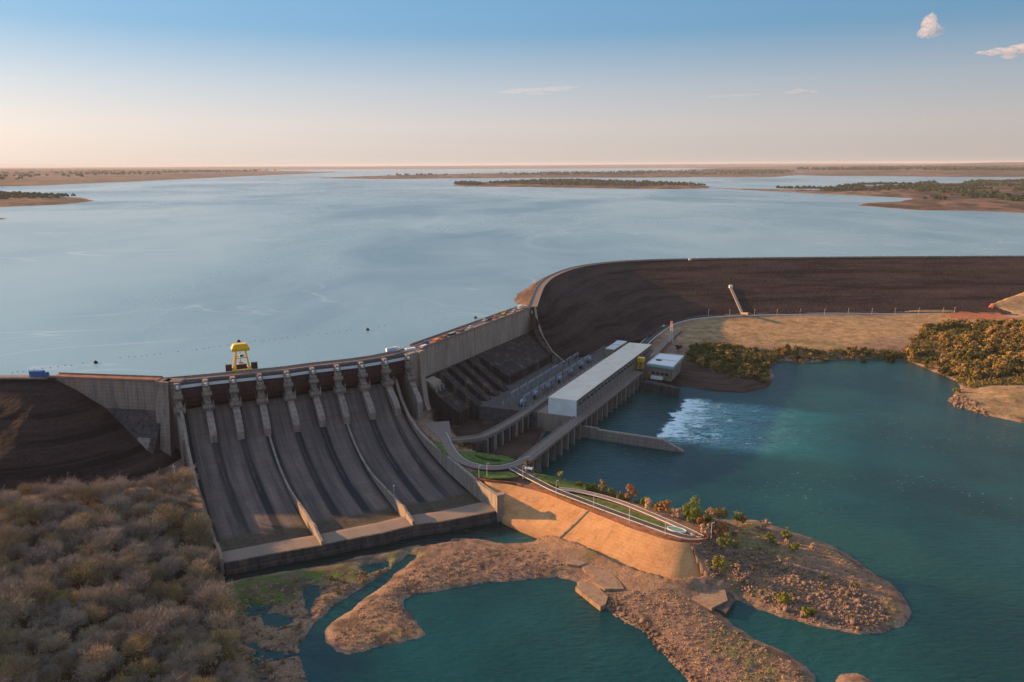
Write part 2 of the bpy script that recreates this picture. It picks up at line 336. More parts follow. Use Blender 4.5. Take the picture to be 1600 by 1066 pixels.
# ------------------------------------------------------------------ mesh helpers
def link_mesh(name, verts, faces, mat, parent=None, smooth=False):
    me = bpy.data.meshes.new(name)
    me.from_pydata([tuple(map(float, v)) for v in verts], [], [tuple(int(i) for i in f) for f in faces]); me.update()
    if smooth: me.polygons.foreach_set('use_smooth', [True]*len(me.polygons))
    if mat is not None: me.materials.append(MAT[mat] if isinstance(mat, str) else mat)
    o = bpy.data.objects.new(name, me); COL.objects.link(o)
    if parent is not None: o.parent = parent
    return o
class MB:
    def __init__(s): s.v = []; s.f = []
    def add(s, vs, fs):
        b = len(s.v); s.v += [tuple(v) for v in vs]; s.f += [tuple(i+b for i in f) for f in fs]; return s
    def hexa(s, lo, hi):   # lo: 4 points ccw, hi: 4 points above them
        return s.add(list(lo)+list(hi), [(3, 2, 1, 0), (4, 5, 6, 7), (0, 1, 5, 4), (1, 2, 6, 5), (2, 3, 7, 6), (3, 0, 4, 7)])
    def box(s, c, d, a=(1, 0)):   # centre, half sizes, local x axis in plan
        ax, ay = a; n = math.hypot(ax, ay); ax /= n; ay /= n
        cx, cy, cz = c; X, Y, Z = d
        P = [(cx+ax*i*X-ay*j*Y, cy+ay*i*X+ax*j*Y) for i, j in ((-1, -1), (1, -1), (1, 1), (-1, 1))]
        return s.hexa([(*p, cz-Z) for p in P], [(*p, cz+Z) for p in P])
    def prism(s, poly, z0, z1):
        n = len(poly); area = sum(poly[i][0]*poly[(i+1) % n][1]-poly[(i+1) % n][0]*poly[i][1] for i in range(n))
        if area < 0: poly = list(poly)[::-1]
        f0 = z0 if callable(z0) else (lambda p: z0); f1 = z1 if callable(z1) else (lambda p: z1)
        vs = [(p[0], p[1], f0(p)) for p in poly]+[(p[0], p[1], f1(p)) for p in poly]
        return s.add(vs, [tuple(range(n))[::-1], tuple(range(n, 2*n))]+[(i, (i+1) % n, n+(i+1) % n, n+i) for i in range(n)])
    def profile(s, org, d, wdir, prof, w):   # side profile (dist,z) swept across a width
        a = [(org[0]+d[0]*q-wdir[0]*w/2, org[1]+d[1]*q-wdir[1]*w/2, z) for q, z in prof]
        b = [(org[0]+d[0]*q+wdir[0]*w/2, org[1]+d[1]*q+wdir[1]*w/2, z) for q, z in prof]; n = len(prof)
        return s.add(a+b, [tuple(range(n)), tuple(range(n, 2*n))[::-1]]+[((i+1) % n, i, n+i, n+(i+1) % n) for i in range(n)])
    def tube(s, p, q, r, r2=None, n=6):
        p, q = Vector(p), Vector(q); r2 = r if r2 is None else r2
        d = (q-p).normalized(); u = d.orthogonal().normalized(); v = d.cross(u)
        A = [p+(u*math.cos(t)+v*math.sin(t))*r for t in [2*math.pi*i/n for i in range(n)]]
        B = [q+(u*math.cos(t)+v*math.sin(t))*r2 for t in [2*math.pi*i/n for i in range(n)]]
        return s.add([tuple(x) for x in A+B], [tuple(range(n))[::-1], tuple(range(n, 2*n))]+[(i, (i+1) % n, n+(i+1) % n, n+i) for i in range(n)])
    def ball(s, c, r, nu=8, nv=5, sq=(1, 1, 1)):
        vs = [(c[0], c[1], c[2]-r*sq[2])]
        for j in range(1, nv):
            t = -math.pi/2+math.pi*j/nv
            for i in range(nu):
                a = 2*math.pi*i/nu; vs.append((c[0]+r*sq[0]*math.cos(t)*math.cos(a), c[1]+r*sq[1]*math.cos(t)*math.sin(a), c[2]+r*sq[2]*math.sin(t)))
        vs.append((c[0], c[1], c[2]+r*sq[2])); L = len(vs)-1; fs = []
        for i in range(nu):
            fs.append((0, 1+(i+1) % nu, 1+i)); fs.append((L, L-nu+i, L-nu+(i+1) % nu))
            for j in range(nv-2):
                a = 1+j*nu; fs.append((a+i, a+(i+1) % nu, a+nu+(i+1) % nu, a+nu+i))
        return s.add(vs, fs)
    def strip(s, pl, pr, z, th=.0):  # ribbon between two polylines
        n = len(pl); zf = z if callable(z) else (lambda p: z)
        vs = [(p[0], p[1], zf(p)) for p in pl]+[(p[0], p[1], zf(p)) for p in pr]
        fs = [(i, n+i, n+i+1, i+1) for i in range(n-1)]
        s.add(vs, fs)
        if th:
            vs2 = [(x, y, q-th) for x, y, q in vs]
            s.add(vs+vs2, [(i, i+1, 2*n+i+1, 2*n+i) for i in range(n-1)]+[(n+i+1, n+i, 3*n+i, 3*n+i+1) for i in range(n-1)])
        return s
    def build(s, name, mat, parent=None, smooth=False): return link_mesh(name, s.v, s.f, mat, parent, smooth)
def tag(o, label=None, cat=None, group=None, kind=None):
    if label: o['label'] = label
    if cat: o['category'] = cat
    if group: o['group'] = group
    if kind: o['kind'] = kind
    return o
def thing(name, loc, label, cat, group=None, rz=0):
    o = bpy.data.objects.new(name, None); COL.objects.link(o); o.location = loc; o.rotation_euler = (0, 0, rz)
    o.empty_display_size = .5
    return tag(o, label, cat, group)
def dup(root, loc, rz=0, label=None, group=None, sc=1):
    r = root.copy(); COL.objects.link(r); r.location = loc; r.rotation_euler = (0, 0, rz); r.scale = (sc, sc, sc)
    if label: r['label'] = label
    if group: r['group'] = group
    def rec(a, b):
        for ch in a.children:
            c = ch.copy(); COL.objects.link(c); c.parent = b; c.matrix_parent_inverse.identity(); rec(ch, c)
    rec(root, r); return r
def resample(pts, step):
    pts = [np.array(p, float) for p in pts]; out = [pts[0]]
    for a, b in zip(pts[:-1], pts[1:]):
        n = max(1, int(np.linalg.norm(b-a)/step))
        out += [a+(b-a)*i/n for i in range(1, n+1)]
    return out
def smooth_line(pts, it=3):
    pts = [np.array(p, float) for p in pts]
    for _ in range(it):
        q = [pts[0]]
        for a, b in zip(pts[:-1], pts[1:]): q += [a*.75+b*.25, a*.25+b*.75]
        pts = q+[pts[-1]]
    return pts
def offset(pts, d):
    pts = [np.array(p, float) for p in pts]; out = []
    for i, p in enumerate(pts):
        t = pts[min(i+1, len(pts)-1)]-pts[max(i-1, 0)]; t = t/(np.linalg.norm(t)+1e-9)
        out.append(p+np.array([t[1], -t[0]])*d)
    return out
def unit(v): v = np.array(v, float); return v/np.linalg.norm(v)

# ------------------------------------------------------------------ numpy noise and distance fields
_lat = RNG.rand(256, 256)
def vnoise(x, y, s, seed=0):
    x = x/s+seed*17.3; y = y/s+seed*9.1
    xi = np.floor(x).astype(int); yi = np.floor(y).astype(int); fx = x-xi; fy = y-yi
    fx = fx*fx*(3-2*fx); fy = fy*fy*(3-2*fy)
    L = lambda a, b: _lat[a & 255, b & 255]
    return (L(xi, yi)*(1-fx)+L(xi+1, yi)*fx)*(1-fy)+(L(xi, yi+1)*(1-fx)+L(xi+1, yi+1)*fx)*fy
def fbm(x, y, s, o=4, seed=0, g=.5):
    t = 0; a = 1; n = 0
    for i in range(o): t = t+a*vnoise(x, y, s/2**i, seed+i); n += a; a *= g
    return t/n-.5
def sdf(x, y, poly):   # positive inside
    P = np.array(poly, float); Q = np.roll(P, -1, 0)
    d = np.full(x.shape, 1e9); ins = np.zeros(x.shape, bool)
    for (ax, ay), (bx, by) in zip(P, Q):
        ex, ey = bx-ax, by-ay; L = ex*ex+ey*ey+1e-9
        t = np.clip(((x-ax)*ex+(y-ay)*ey)/L, 0, 1)
        d = np.minimum(d, np.hypot(x-ax-t*ex, y-ay-t*ey))
        c = (ay > y) != (by > y)
        if by != ay: ins ^= c & (x < (bx-ax)*(y-ay)/(by-ay)+ax)
    return np.where(ins, d, -d)
def dline(x, y, pts):
    d = np.full(np.shape(x), 1e9)
    for (ax, ay), (bx, by) in zip(pts[:-1], pts[1:]):
        ex, ey = bx-ax, by-ay; L = ex*ex+ey*ey+1e-9
        t = np.clip(((x-ax)*ex+(y-ay)*ey)/L, 0, 1); d = np.minimum(d, np.hypot(x-ax-t*ex, y-ay-t*ey))
    return d
def px(poly, z): return [tuple(A2(a, b, z)) for a, b in poly]
def sstep(a, b, x): t = np.clip((x-a)/(b-a), 0, 1); return t*t*(3-2*t)
def grid_mesh(name, xs, ys, Z, mat, keep=None, smooth=True, parent=None, zone=None):
    nx, ny = len(xs), len(ys); X, Y = np.meshgrid(xs, ys); V = np.stack([X, Y, Z], -1).reshape(-1, 3)
    i = np.arange(nx*ny).reshape(ny, nx)
    F = np.stack([i[:-1, :-1], i[:-1, 1:], i[1:, 1:], i[1:, :-1]], -1).reshape(-1, 4)
    if keep is not None:
        kf = (keep[:-1, :-1] | keep[:-1, 1:] | keep[1:, 1:] | keep[1:, :-1]).reshape(-1); F = F[kf]
        u = np.unique(F); mp = np.full(len(V), -1); mp[u] = np.arange(len(u)); F = mp[F]; V = V[u]
        if zone is not None: zone = zone.reshape(-1, 4)[u]
    elif zone is not None: zone = zone.reshape(-1, 4)
    me = bpy.data.meshes.new(name); me.vertices.add(len(V)); me.vertices.foreach_set('co', V.astype(np.float32).ravel())
    me.loops.add(F.size); me.loops.foreach_set('vertex_index', F.astype(np.int32).ravel())
    me.polygons.add(len(F)); me.polygons.foreach_set('loop_start', np.arange(0, F.size, 4, dtype=np.int32))
    me.polygons.foreach_set('use_smooth', np.full(len(F), smooth)); me.update(calc_edges=True)
    if zone is not None:
        ca = me.color_attributes.new('zone', 'FLOAT_COLOR', 'POINT')
        ca.data.foreach_set('color', zone.astype(np.float32).ravel())
    me.materials.append(MAT[mat]); o = bpy.data.objects.new(name, me); COL.objects.link(o)
    if parent: o.parent = parent
    return o

# ================================================================== LARGE SHAPES OF THE LAND
TW, RW, CR_Z, YARD = 10.0, 66.0, 70.0, 24.0       # tail water, reservoir, dam crest, powerhouse yard
# crest of the dam in plan, from left to right
LW_A, LW_B = A2(78, 591, 70), A2(243, 597, 70)
pier_px = [(275, 598.5), (319.7, 593), (362.4, 588.7), (404, 584.4), (446.3, 580.2), (485.5, 574.6), (524.3, 570.4), (561.7, 566), (597.5, 560.5), (633, 553.5)]
PIER = [A2(a, b, 69) for a, b in pier_px]
IN_A, IN_B = A2(662, 543.5, 70), A2(831, 481, 70)
RCREST = smooth_line([IN_B+np.array([1, 2]), A2(838, 464, 70), A2(846, 445, 70), A2(866, 430, 70), A2(905, 416.5, 70), A2(975, 408.5, 70), A2(1080, 405.5, 70), A2(1300, 403, 70), A2(1600, 401.5, 70), (1250, 1200), (2600, 1230)], 2)
LCREST = [np.array([-1500, 523.]), np.array([-500, 523.]), LW_A+np.array([0, 1.0])]
d_spill = unit(PIER[-1]-PIER[0]); n_spill = np.array([d_spill[1], -d_spill[0]])
d_int = unit(IN_B-IN_A); n_int = np.array([d_int[1], -d_int[0]])
# ---------------- water outlines (photograph pixels on the tail water level)
river = px([(838, 746), (880, 762), (940, 778), (1000, 792), (1060, 806), (1120, 812), (1180, 813), (1240, 832), (1300, 853), (1350, 883), (1392, 912), (1418, 940), (1424, 962), (1412, 980), (1380, 990), (1340, 990), (1300, 984), (1262, 974), (1222, 966), (1185, 952), (1150, 937), (1143, 945), (1128, 962), (1150, 978), (1180, 998), (1215, 1013), (1252, 1034), (1275, 1055), (1285, 1085), (1300, 1200)], TW) + \
    [(900, 100), (2500, 200), (2500, 500)] + px([(2000, 700), (1700, 674), (1600, 662), (1545, 650), (1500, 637), (1480, 626), (1500, 606), (1496, 597), (1450, 577), (1418, 564), (1380, 561), (1310, 562), (1255, 568), (1222, 563), (1205, 572), (1210, 590), (1200, 606), (1165, 614), (1120, 612), (1060, 603), (1000, 590), (985, 560)], TW) + \
    px([(960, 575), (880, 640), (836, 700)], TW)
pond = px([(902, 908), (870, 902), (820, 906), (760, 912), (700, 920), (650, 928), (631, 938), (636, 952), (652, 970), (672, 992), (640, 1003), (590, 1014), (545, 1026), (525, 1020), (508, 1003), (512, 980), (540, 955), (570, 932), (600, 912), (625, 893), (645, 876), (650, 868), (640, 866), (615, 885), (585, 905), (550, 930), (515, 955), (480, 982), (466, 1010), (470, 1035), (486, 1066), (510, 1200), (900, 1240), (1160, 1160), (1075, 1066), (1050, 1040), (1005, 990), (965, 965), (930, 940), (900, 925)], TW)
toe = px([(345, 893), (430, 872), (505, 850), (640, 822), (775, 792), (800, 818), (845, 836), (835, 848), (790, 850), (742, 842), (700, 842), (650, 851), (600, 862), (560, 872), (520, 879), (470, 887), (430, 896), (385, 904), (352, 912)], TW)
pools = [px(p, TW) for p in ([(386, 1008), (396, 1003), (420, 1013), (444, 1021), (436, 1029), (404, 1027)], [(412, 962), (432, 958), (462, 966), (456, 976), (430, 980), (414, 974)],
         [(472, 916), (500, 914), (500, 930), (488, 950), (492, 962), (480, 968), (476, 945)], [(560, 886), (606, 878), (608, 888), (575, 898)], [(650, 842), (700, 838), (705, 846), (660, 852)])]
islet = px([(1310, 1056), (1335, 1050), (1365, 1060), (1385, 1075), (1400, 1200), (1290, 1200), (1300, 1080)], TW)
garden = px([(640, 650), (668, 655), (702, 655), (708, 690), (745, 703), (800, 712), (828, 722), (850, 735), (905, 750), (965, 768), (1025, 790), (1085, 812), (1108, 830), (1108, 846), (1082, 852), (1040, 842), (985, 824), (930, 802), (870, 778), (800, 756), (765, 757), (748, 750), (700, 718), (668, 690)], YARD)
apron_top = px([(757, 751), (800, 757.5), (850, 770), (918, 797.5), (985, 825), (1035, 842), (1062, 847)], YARD)
apron_toe = px([(781, 807), (787, 813), (808, 823), (866, 846), (945, 880), (1010, 906), (1052, 918)], 12.4)
apron_r = [A2(1078, 849, YARD-.3), A2(1103, 909, 12.8)]
apron_poly = apron_top + [tuple(apron_r[0]), tuple(apron_r[1])] + apron_toe[::-1]
# ---------------- heights known at some places: (pixel x, pixel y, height)
ctrl = [(200, 778, 31), (60, 795, 33), (-40, 840, 34), (290, 765, 24), (300, 800, 25), (325, 850, 20), (345, 900, 12), (100, 850, 30), (200, 900, 25), (100, 1000, 27), (250, 1000, 23), (300, 960, 18), (345, 960, 11.2), (340, 1040, 12),
        (0, 1066, 28), (0, 950, 32), (150, 740, 19), (240, 735, 19), (60, 740, 20), (690, 690, 24), (720, 735, 24), (700, 720, 24), (760, 780, 20), (650, 640, 24), (800, 740, 24), (900, 775, 24), (1000, 815, 24), (1095, 845, 24),
        (1150, 850, 16), (1200, 900, 14), (1300, 930, 13.5), (1380, 945, 12), (1130, 900, 14.5), (1250, 860, 14), (1085, 858, 22.5), (1097, 880, 18.5), (1106, 897, 15.2), (1108, 860, 22), (1120, 880, 17), (1130, 935, 11.5),
        (1000, 950, 12.4), (1100, 1000, 13.2), (1200, 1055, 12.5), (940, 920, 11.8), (800, 870, 11.6), (720, 880, 11.8), (560, 980, 11.6), (400, 940, 11.2), (430, 1050, 11.5), (550, 910, 11.3), (600, 950, 12.4), (650, 1000, 11),
        (760, 680, 13), (800, 700, 13), (850, 620, 20), (960, 560, 20), (780, 640, 20), (1050, 520, 21), (1200, 510, 20), (1400, 505, 20), (1100, 560, 21), (1100, 585, 18), (1180, 590, 15), (1300, 545, 18), (1230, 545, 18), (1010, 545, 22), (900, 570, 22),
        (1430, 530, 22), (1500, 522, 29), (1600, 520, 34), (1550, 565, 20), (1500, 590, 13.5), (1600, 612, 16), (1600, 580, 20), (1620, 640, 12), (1700, 560, 30), (1450, 555, 15), (1520, 620, 12.5),
        (1540, 487, 20), (1600, 480, 24), (2000, 520, 30)]
cxy = np.array([A2(a, b, z) for a, b, z in ctrl]); cz = np.array([c[2] for c in ctrl], float)
# right end of the valley: a natural rise in front of the long embankment
cxy = np.vstack([cxy, [[620, 1080], [700, 1040], [800, 1060], [1000, 1050], [1400, 1000], [560, 1050], [-500, 400], [-700, 300], [-400, 480], [-300, 250], [-320, 460]]]); cz = np.concatenate([cz, [34, 42, 56, 60, 60, 24, 30, 34, 22, 32, 19]])
emb_slopeR, emb_slopeL = 3.9, 1.75
WING = [A2(836, 483, 69), A2(839.5, 505, 57), A2(848, 528, 45), A2(861, 549, 34), A2(882, 567, 24)]
TOE_R = [tuple(p) for p in (A2(882, 567, 24), A2(900, 558, 24), A2(935, 548, 24), A2(962, 530, 24), A2(990, 533, 23))]
def embR(x, y):
    dc = np.maximum(0, dline(x, y, RCREST_D)-4.5); dt = dline(x, y, TOE_R+[tuple(p) for p in offset(road_low, -5)[8:]]+[(2600, 980)])
    return 22.2+48*dt/(dt+dc+1e-6)
RCREST_D = [tuple(p) for p in RCREST]
def embL(x, y): return 70.2-np.maximum(0, dline(x, y, [tuple(p) for p in LCREST])-5)/emb_slopeL
def base_height(x, y):
    out = np.zeros(x.shape)
    W_ = np.zeros(x.shape)
    for (a, b), z in zip(cxy, cz):
        wgt = 1/((x-a)**2+(y-b)**2+60)**1.75; out += wgt*z; W_ += wgt
    return out/W_
def land_sd(x, y):
    s = np.maximum(sdf(x, y, river), sdf(x, y, pond)); s = np.maximum(s, sdf(x, y, toe))
    s = np.where(sdf(x, y, islet) > -8, np.minimum(s, -sdf(x, y, islet)), s)
    for p in pools: s = np.maximum(s, sdf(x, y, p))
    return -s
road_low = smooth_line([A2(996, 552, 23), A2(1006, 536, 22.6), A2(1026, 520, 22), A2(1050, 504.5, 22), A2(1085, 496.5, 22), A2(1150, 492, 22), A2(1300, 490, 22), A2(1480, 489, 22), A2(1550, 491, 22), (760, 955)], 2)
def height(x, y, detail=True):
    x = np.asarray(x, float); y = np.asarray(y, float)
    zs = base_height(x, y); g = sdf(x, y, garden)
    zs = zs+(YARD-zs)*sstep(-4, .5, g)
    wob = fbm(x, y, 16, 4, 3)*4.2+fbm(x, y, 4.5, 3, 13, .6)*2.2
    sd = land_sd(x, y)+wob*sstep(0, 6, np.abs(g)+0*x)
    steep = np.where(g > -25, .85, .32)
    if detail:
        rocky = sstep(30, 0, zs-12)*sstep(0, 6, -g)
        dl = dline(x, y, [tuple(p) for p in road_low])
        rg = .5-np.abs(fbm(x, y, 11, 4, 15, .6))*2.4
        f = (fbm(x, y, 7, 4, 5, .6)*1.7+fbm(x, y, 2.6, 3, 9, .65)*1.1+np.maximum(rg, 0)*1.0-.25)
        f = f*np.where(zs < 17, .85, .6)*sstep(2, 14, dl)
        zs = zs+f*rocky
        zs = zs+np.abs(fbm(x, y, 30, 3, 21))*5*sstep(24, 30, zs)
        zs = zs+(22.0-zs)*sstep(9, 4, dl)
    h = np.where(sd > 0, TW-.15+(zs-TW)*(1-np.exp(-np.maximum(sd, 0)*steep/np.maximum(zs-TW, .6)*1.3))+.12, TW-.15+np.maximum(sd*.35, -3))
    h = h+66*np.exp(-((x+380)/50)**2/2-((y-338)/34)**2/2)  # unseen hill added beyond the left edge to shade the wood
    ap = sdf(x, y, apron_poly)
    h = np.where(ap > .6, np.minimum(h, 9.0), h)
    return h
def H1(x, y): return float(height(np.array([x]), np.array([y]))[0])

xs = np.concatenate([np.arange(-1500, -500, 40.), np.arange(-500, -330, 8.), np.arange(-330, -262, 4.), np.arange(-262, 215, 1.25), np.arange(215, 640, 3.2), np.arange(640, 900, 10.), np.arange(900, 2600, 60.)])
ys = np.concatenate([np.arange(120, 200, 8.), np.arange(200, 470, 1.25), np.arange(470, 620, 3.), np.arange(620, 1300, 4.2)])
X, Y = np.meshgrid(xs, ys)
Z = height(X, Y)
SD = land_sd(X, Y)
# keep the ground out of the pits where concrete structures reach deeper
spill_poly = [tuple(PIER[0]-n_spill*16), tuple(PIER[-1]-n_spill*16), (-90, 590), (-9, 432), tuple(A2(776, 790, 17)), tuple(A2(352, 880, 17)), (-221, 509)]
Z = np.where(sdf(X, Y, spill_poly) > 0, np.minimum(Z, 7.0), Z)
ph_poly = px([(700, 688), (757, 683), (802, 656), (830, 636), (940, 562), (985, 532), (1020, 538), (1012, 560), (905, 652), (830, 715), (800, 722)], YARD)
Z = np.where(sdf(X, Y, ph_poly) > 0, np.minimum(Z, TW+1.5), Z)
abut = [(619, 1018), (641, 1035), (665, 1047), (690, 1060), (760, 1085), (1000, 1130), (1000, 900), (650, 960), (634, 1004)]
sa = sdf(X, Y, abut)
Z = np.where(sa > -1, np.maximum(Z, embR(X, Y)+1.6*sstep(-1, 3, sa)+fbm(X, Y, 20, 3, 77)*1.5), Z)
pitf = px([(668, 672), (700, 640), (790, 602), (850, 640), (838, 706), (812, 716), (745, 699), (708, 688)], 14)
Z = np.where(sdf(X, Y, pitf) > 0, np.minimum(Z, 12.5+fbm(X, Y, 9, 3, 31)*3), Z)
lowl = px([(372, 935), (420, 905), (500, 893), (560, 890), (640, 872), (560, 930), (500, 968), (465, 1000), (475, 1060), (400, 1066), (375, 1000)], 11)
dip = fbm(X, Y, 22, 4, 88); Z = np.where((Z < 14), Z-1.7*sstep(.15, .24, dip)*sstep(-2, 4, sdf(X, Y, lowl)), Z)
keep = (Y < np.interp(X, [-1500, -313, -224, -80, 0, 20, 60, 160, 300, 2600], [520, 520, 512, 598, 770, 1000, 1090, 1175, 1194, 1200])+1)
# zones: dry grass, green growth, pale rim along the water line
fieldp = px([(1030, 520), (1110, 500), (1250, 497), (1450, 497), (1600, 497), (1650, 520), (1420, 520), (1300, 540), (1200, 535), (1080, 545)], 20)
farr = [(560, 1000), (640, 940), (900, 900), (1500, 900), (2400, 1100), (900, 1150), (650, 1130)]
spit = px([(1470, 620), (1560, 600), (1700, 600), (1700, 680), (1600, 662), (1500, 640)], 12)
dryz = np.maximum.reduce([sstep(-8, 6, sdf(X, Y, fieldp)), sstep(-12, 4, sdf(X, Y, farr)), sstep(-4, 3, sdf(X, Y, spit)), .85*sstep(16, 24, Z)*sstep(200, 240, X)])
forz = px([(0, 800), (320, 780), (350, 900), (380, 1066), (0, 1100)], 20)
alg = px([(352, 925), (385, 905), (470, 895), (560, 882), (640, 862), (660, 868), (560, 905), (500, 915), (430, 950), (400, 955), (360, 950)], 11)
grz = np.maximum(sstep(-8, 4, sdf(X, Y, alg)), .55*sstep(1, 6, SD)*(fbm(X, Y, 25, 3, 40) > .16)*(X > -150)*(Z < 18))
darkz = np.maximum.reduce([sstep(-4, 3, sdf(X, Y, px(q_, z_))) for q_, z_ in (([(1000, 592), (1040, 575), (1075, 562), (1110, 584), (1150, 588), (1200, 590), (1212, 584), (1206, 610), (1165, 620), (1060, 612), (1000, 600)], 14), ([(660, 650), (700, 640), (800, 600), (850, 620), (850, 660), (835, 712), (800, 718), (745, 700), (706, 690), (690, 670)], 16), ([(-60, 700), (240, 700), (262, 735), (270, 752), (200, 775), (0, 810), (-60, 820)], 20), ([(-60, 830), (200, 770), (295, 765), (340, 880), (350, 1000), (380, 1100), (-60, 1100)], 24), ([(920, 560), (960, 535), (1000, 545), (985, 565)], 23))])  # darker ground: shade of knoll front and wood gaps put into the colour
rim = sstep(5.5, 1.2, SD)*(SD > 0)*(X > -140)
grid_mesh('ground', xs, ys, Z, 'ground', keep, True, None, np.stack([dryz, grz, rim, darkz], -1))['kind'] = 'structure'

# ---------------- water sheets
def sheet(name, poly, z, mat):
    o = link_mesh(name, [(*p, z) for p in poly], [tuple(range(len(poly)))], mat); o['kind'] = 'structure'; return o
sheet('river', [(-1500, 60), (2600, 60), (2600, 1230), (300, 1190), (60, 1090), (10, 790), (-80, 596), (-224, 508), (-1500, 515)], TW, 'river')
up = [tuple(PIER[0]-n_spill*7), tuple(PIER[5]-n_spill*7), tuple(PIER[-1]-n_spill*7), tuple(IN_A-n_int*7), tuple(IN_B-n_int*7)]+[tuple(p) for p in RCREST[::3]][1:]
sheet('reservoir', [(60000, 1230), (60000, 70000), (-60000, 70000), (-60000, 523), (-1500, 523), tuple(LW_A+np.array([0, 6])), tuple(LW_B+np.array([0, 6]))]+up, RW, 'lake')

# ---------------- embankment dams (rockfill), each one a thing
def embankment(name, label, f, xs, ys, side, keepf, parts):
    X, Y = np.meshgrid(xs, ys)
    n = fbm(X, Y, 60, 3, 50)*1.6+fbm(X, Y, 9, 3, 52)*.7
    d = f(X, Y); Zf = d+n*sstep(0, 10, 70.2-d)
    root = thing(name, (float(xs.mean()), float(ys.min()), 20), label, 'dam')
    o = grid_mesh('rockfill_slope', xs-root.location.x, ys-root.location.y, Zf-root.location.z, 'rockfill', keepf(X, Y, Zf), True, root)
    return root
embL_root = embankment('embankment_dam', 'dark rockfill embankment at the left end of the dam, above the bare wood', embL, np.concatenate([np.arange(-1500, -420, 20.), np.arange(-420, -190, 2.)]), np.arange(400, 545, 2.), -1, lambda X, Y, Z: (Z > height(X, Y, False)-4) & (Y < 535) & ((X < LW_A[0]+3) | (Y < 517)), 0)
embR_root = embankment('embankment_dam', 'long curved rockfill embankment sweeping right from the intake wall behind the powerhouse', embR, np.concatenate([np.arange(-10, 420, 3.), np.arange(420, 1000, 5.), np.arange(1000, 2600, 25.)]), np.concatenate([np.arange(640, 1260, 3.5)]), 1,
    lambda X, Y, Z: sdf(X, Y, [tuple(p) for p in offset(RCREST, -9)]+[(2600, 980)]+[tuple(p) for p in offset(road_low, -4.5)[8:]][::-1]+TOE_R[::-1]+[tuple(p) for p in WING[::-1]]) > -1, 0)
def local(root, pts): return [(p[0]-root.location.x, p[1]-root.location.y) for p in pts]
m = MB(); m.strip(local(embR_root, offset(RCREST, -4.2)), local(embR_root, offset(RCREST, 4.2)), 70.7-20, .8); m.build('crest_road', 'path', embR_root)
m = MB()
for s in (-4.4, 4.4):
    a, b = offset(RCREST, s-.25), offset(RCREST, s+.25); m.strip(local(embR_root, a), local(embR_root, b), 71.5-20, 1.2)
m.build('parapet', 'concrete_plain', embR_root)
m = MB(); m.strip(local(embL_root, offset(LCREST, -4.2)), local(embL_root, offset(LCREST, 4.2)), 70.7-20, .8); m.build('crest_road', 'path', embL_root)
m = MB(); m.strip(local(embL_root, offset(LCREST, 4.2)), local(embL_root, offset(LCREST, 4.7)), 71.5-20, 1.2); m.build('parapet', 'concrete_plain', embL_root)
# riprap nose on the upstream side where embankment meets the intake wall
nose = [A2(800, 470, 66), A2(806, 456, 66), A2(825, 447, 66), A2(846, 437, 68), A2(838, 462, 70), A2(830, 480, 70)]
m = MB(); c0 = A2(834, 456, 69.8); nn = 26
ring = resample([A2(818, 483, 66), A2(800, 471, 66), A2(805, 459, 66), A2(822, 449, 66), A2(842, 438, 66), A2(862, 430, 66)], 4)
crest = resample([A2(831, 481, 70), A2(834, 468, 70), A2(838, 455, 70), A2(850, 437, 70), A2(870, 427, 70)], 2)
vs = []; fs = []; L = 7; K = len(ring)
for i in range(K):
    q = crest[int(i*(len(crest)-1)/(K-1))]
    for j in range(L):
        t = j/(L-1); p = ring[i]*(1-t)+q*t; vs.append((p[0]+random.uniform(-1, 1)*(j < L-1), p[1]+random.uniform(-1, 1), 65.5+4.9*t+random.uniform(-.4, .4)))
for i in range(K-1):
    for j in range(L-1): a = i*L+j; fs.append((a, a+L, a+L+1, a+1))
o = link_mesh('riprap_bank', vs, fs, 'riprap'); tag(o, 'orange brown riprap bank in the reservoir where intake wall and embankment meet', 'riprap bank')
# white gauge steps down the long embankment
root = thing('drainage_steps', (0, 0, 0), 'pale concrete strip of steps running down the long embankment', 'steps')
pa, pb = A2(1142, 446, 47), A2(1170, 502, 20.5); m = MB()
def eR(p): return float(embR(np.array([p[0]]), np.array([p[1]]))[0])
dd = unit(pb-pa); nd = np.array([-dd[1], dd[0]]); N = 24
L_ = [pa+(pb-pa)*i/N-nd*1.6 for i in range(N+1)]; R_ = [pa+(pb-pa)*i/N+nd*1.6 for i in range(N+1)]
m.strip(L_, R_, lambda p: max(eR(p), 20)+1.6, 2.5); m.build('stair_slab', 'concrete_plain', root)
m = MB(); m.box((pa[0], pa[1], eR(pa)+2.2), (2.2, 2.2, 2.0)); m.build('head_box', 'white', root)

# ---------------- far shores and islands standing out of the reservoir
def farland(name, poly, zmax, slope, n, seed, kind='structure', zpix=RW, rough=1.0):
    P = np.array(px(poly, zpix)); x0, y0 = P.min(0); x1, y1 = P.max(0)
    ar = (x1-x0)/(y1-y0); ny = int(max(20, min(260, (n/ar)**.5))); nx = int(n/ny)
    xs, ys = np.linspace(x0, x1, nx), np.linspace(y0, y1, ny); X, Y = np.meshgrid(xs, ys)
    sc = (x1-x0)/12
    sd = sdf(X, Y, [tuple(p) for p in P]); sd = sd+fbm(X, Y, sc*.35, 4, seed)*sc*.10
    hh = np.minimum(np.maximum(sd, -2)*slope, zmax)*(.6+.8*(fbm(X, Y, sc, 3, seed+3)+.5)*rough)
    o = grid_mesh(name, xs, ys, RW-.6+hh, 'farland', sd > -3*abs(xs[1]-xs[0])*0-1, True); o['kind'] = kind; return o
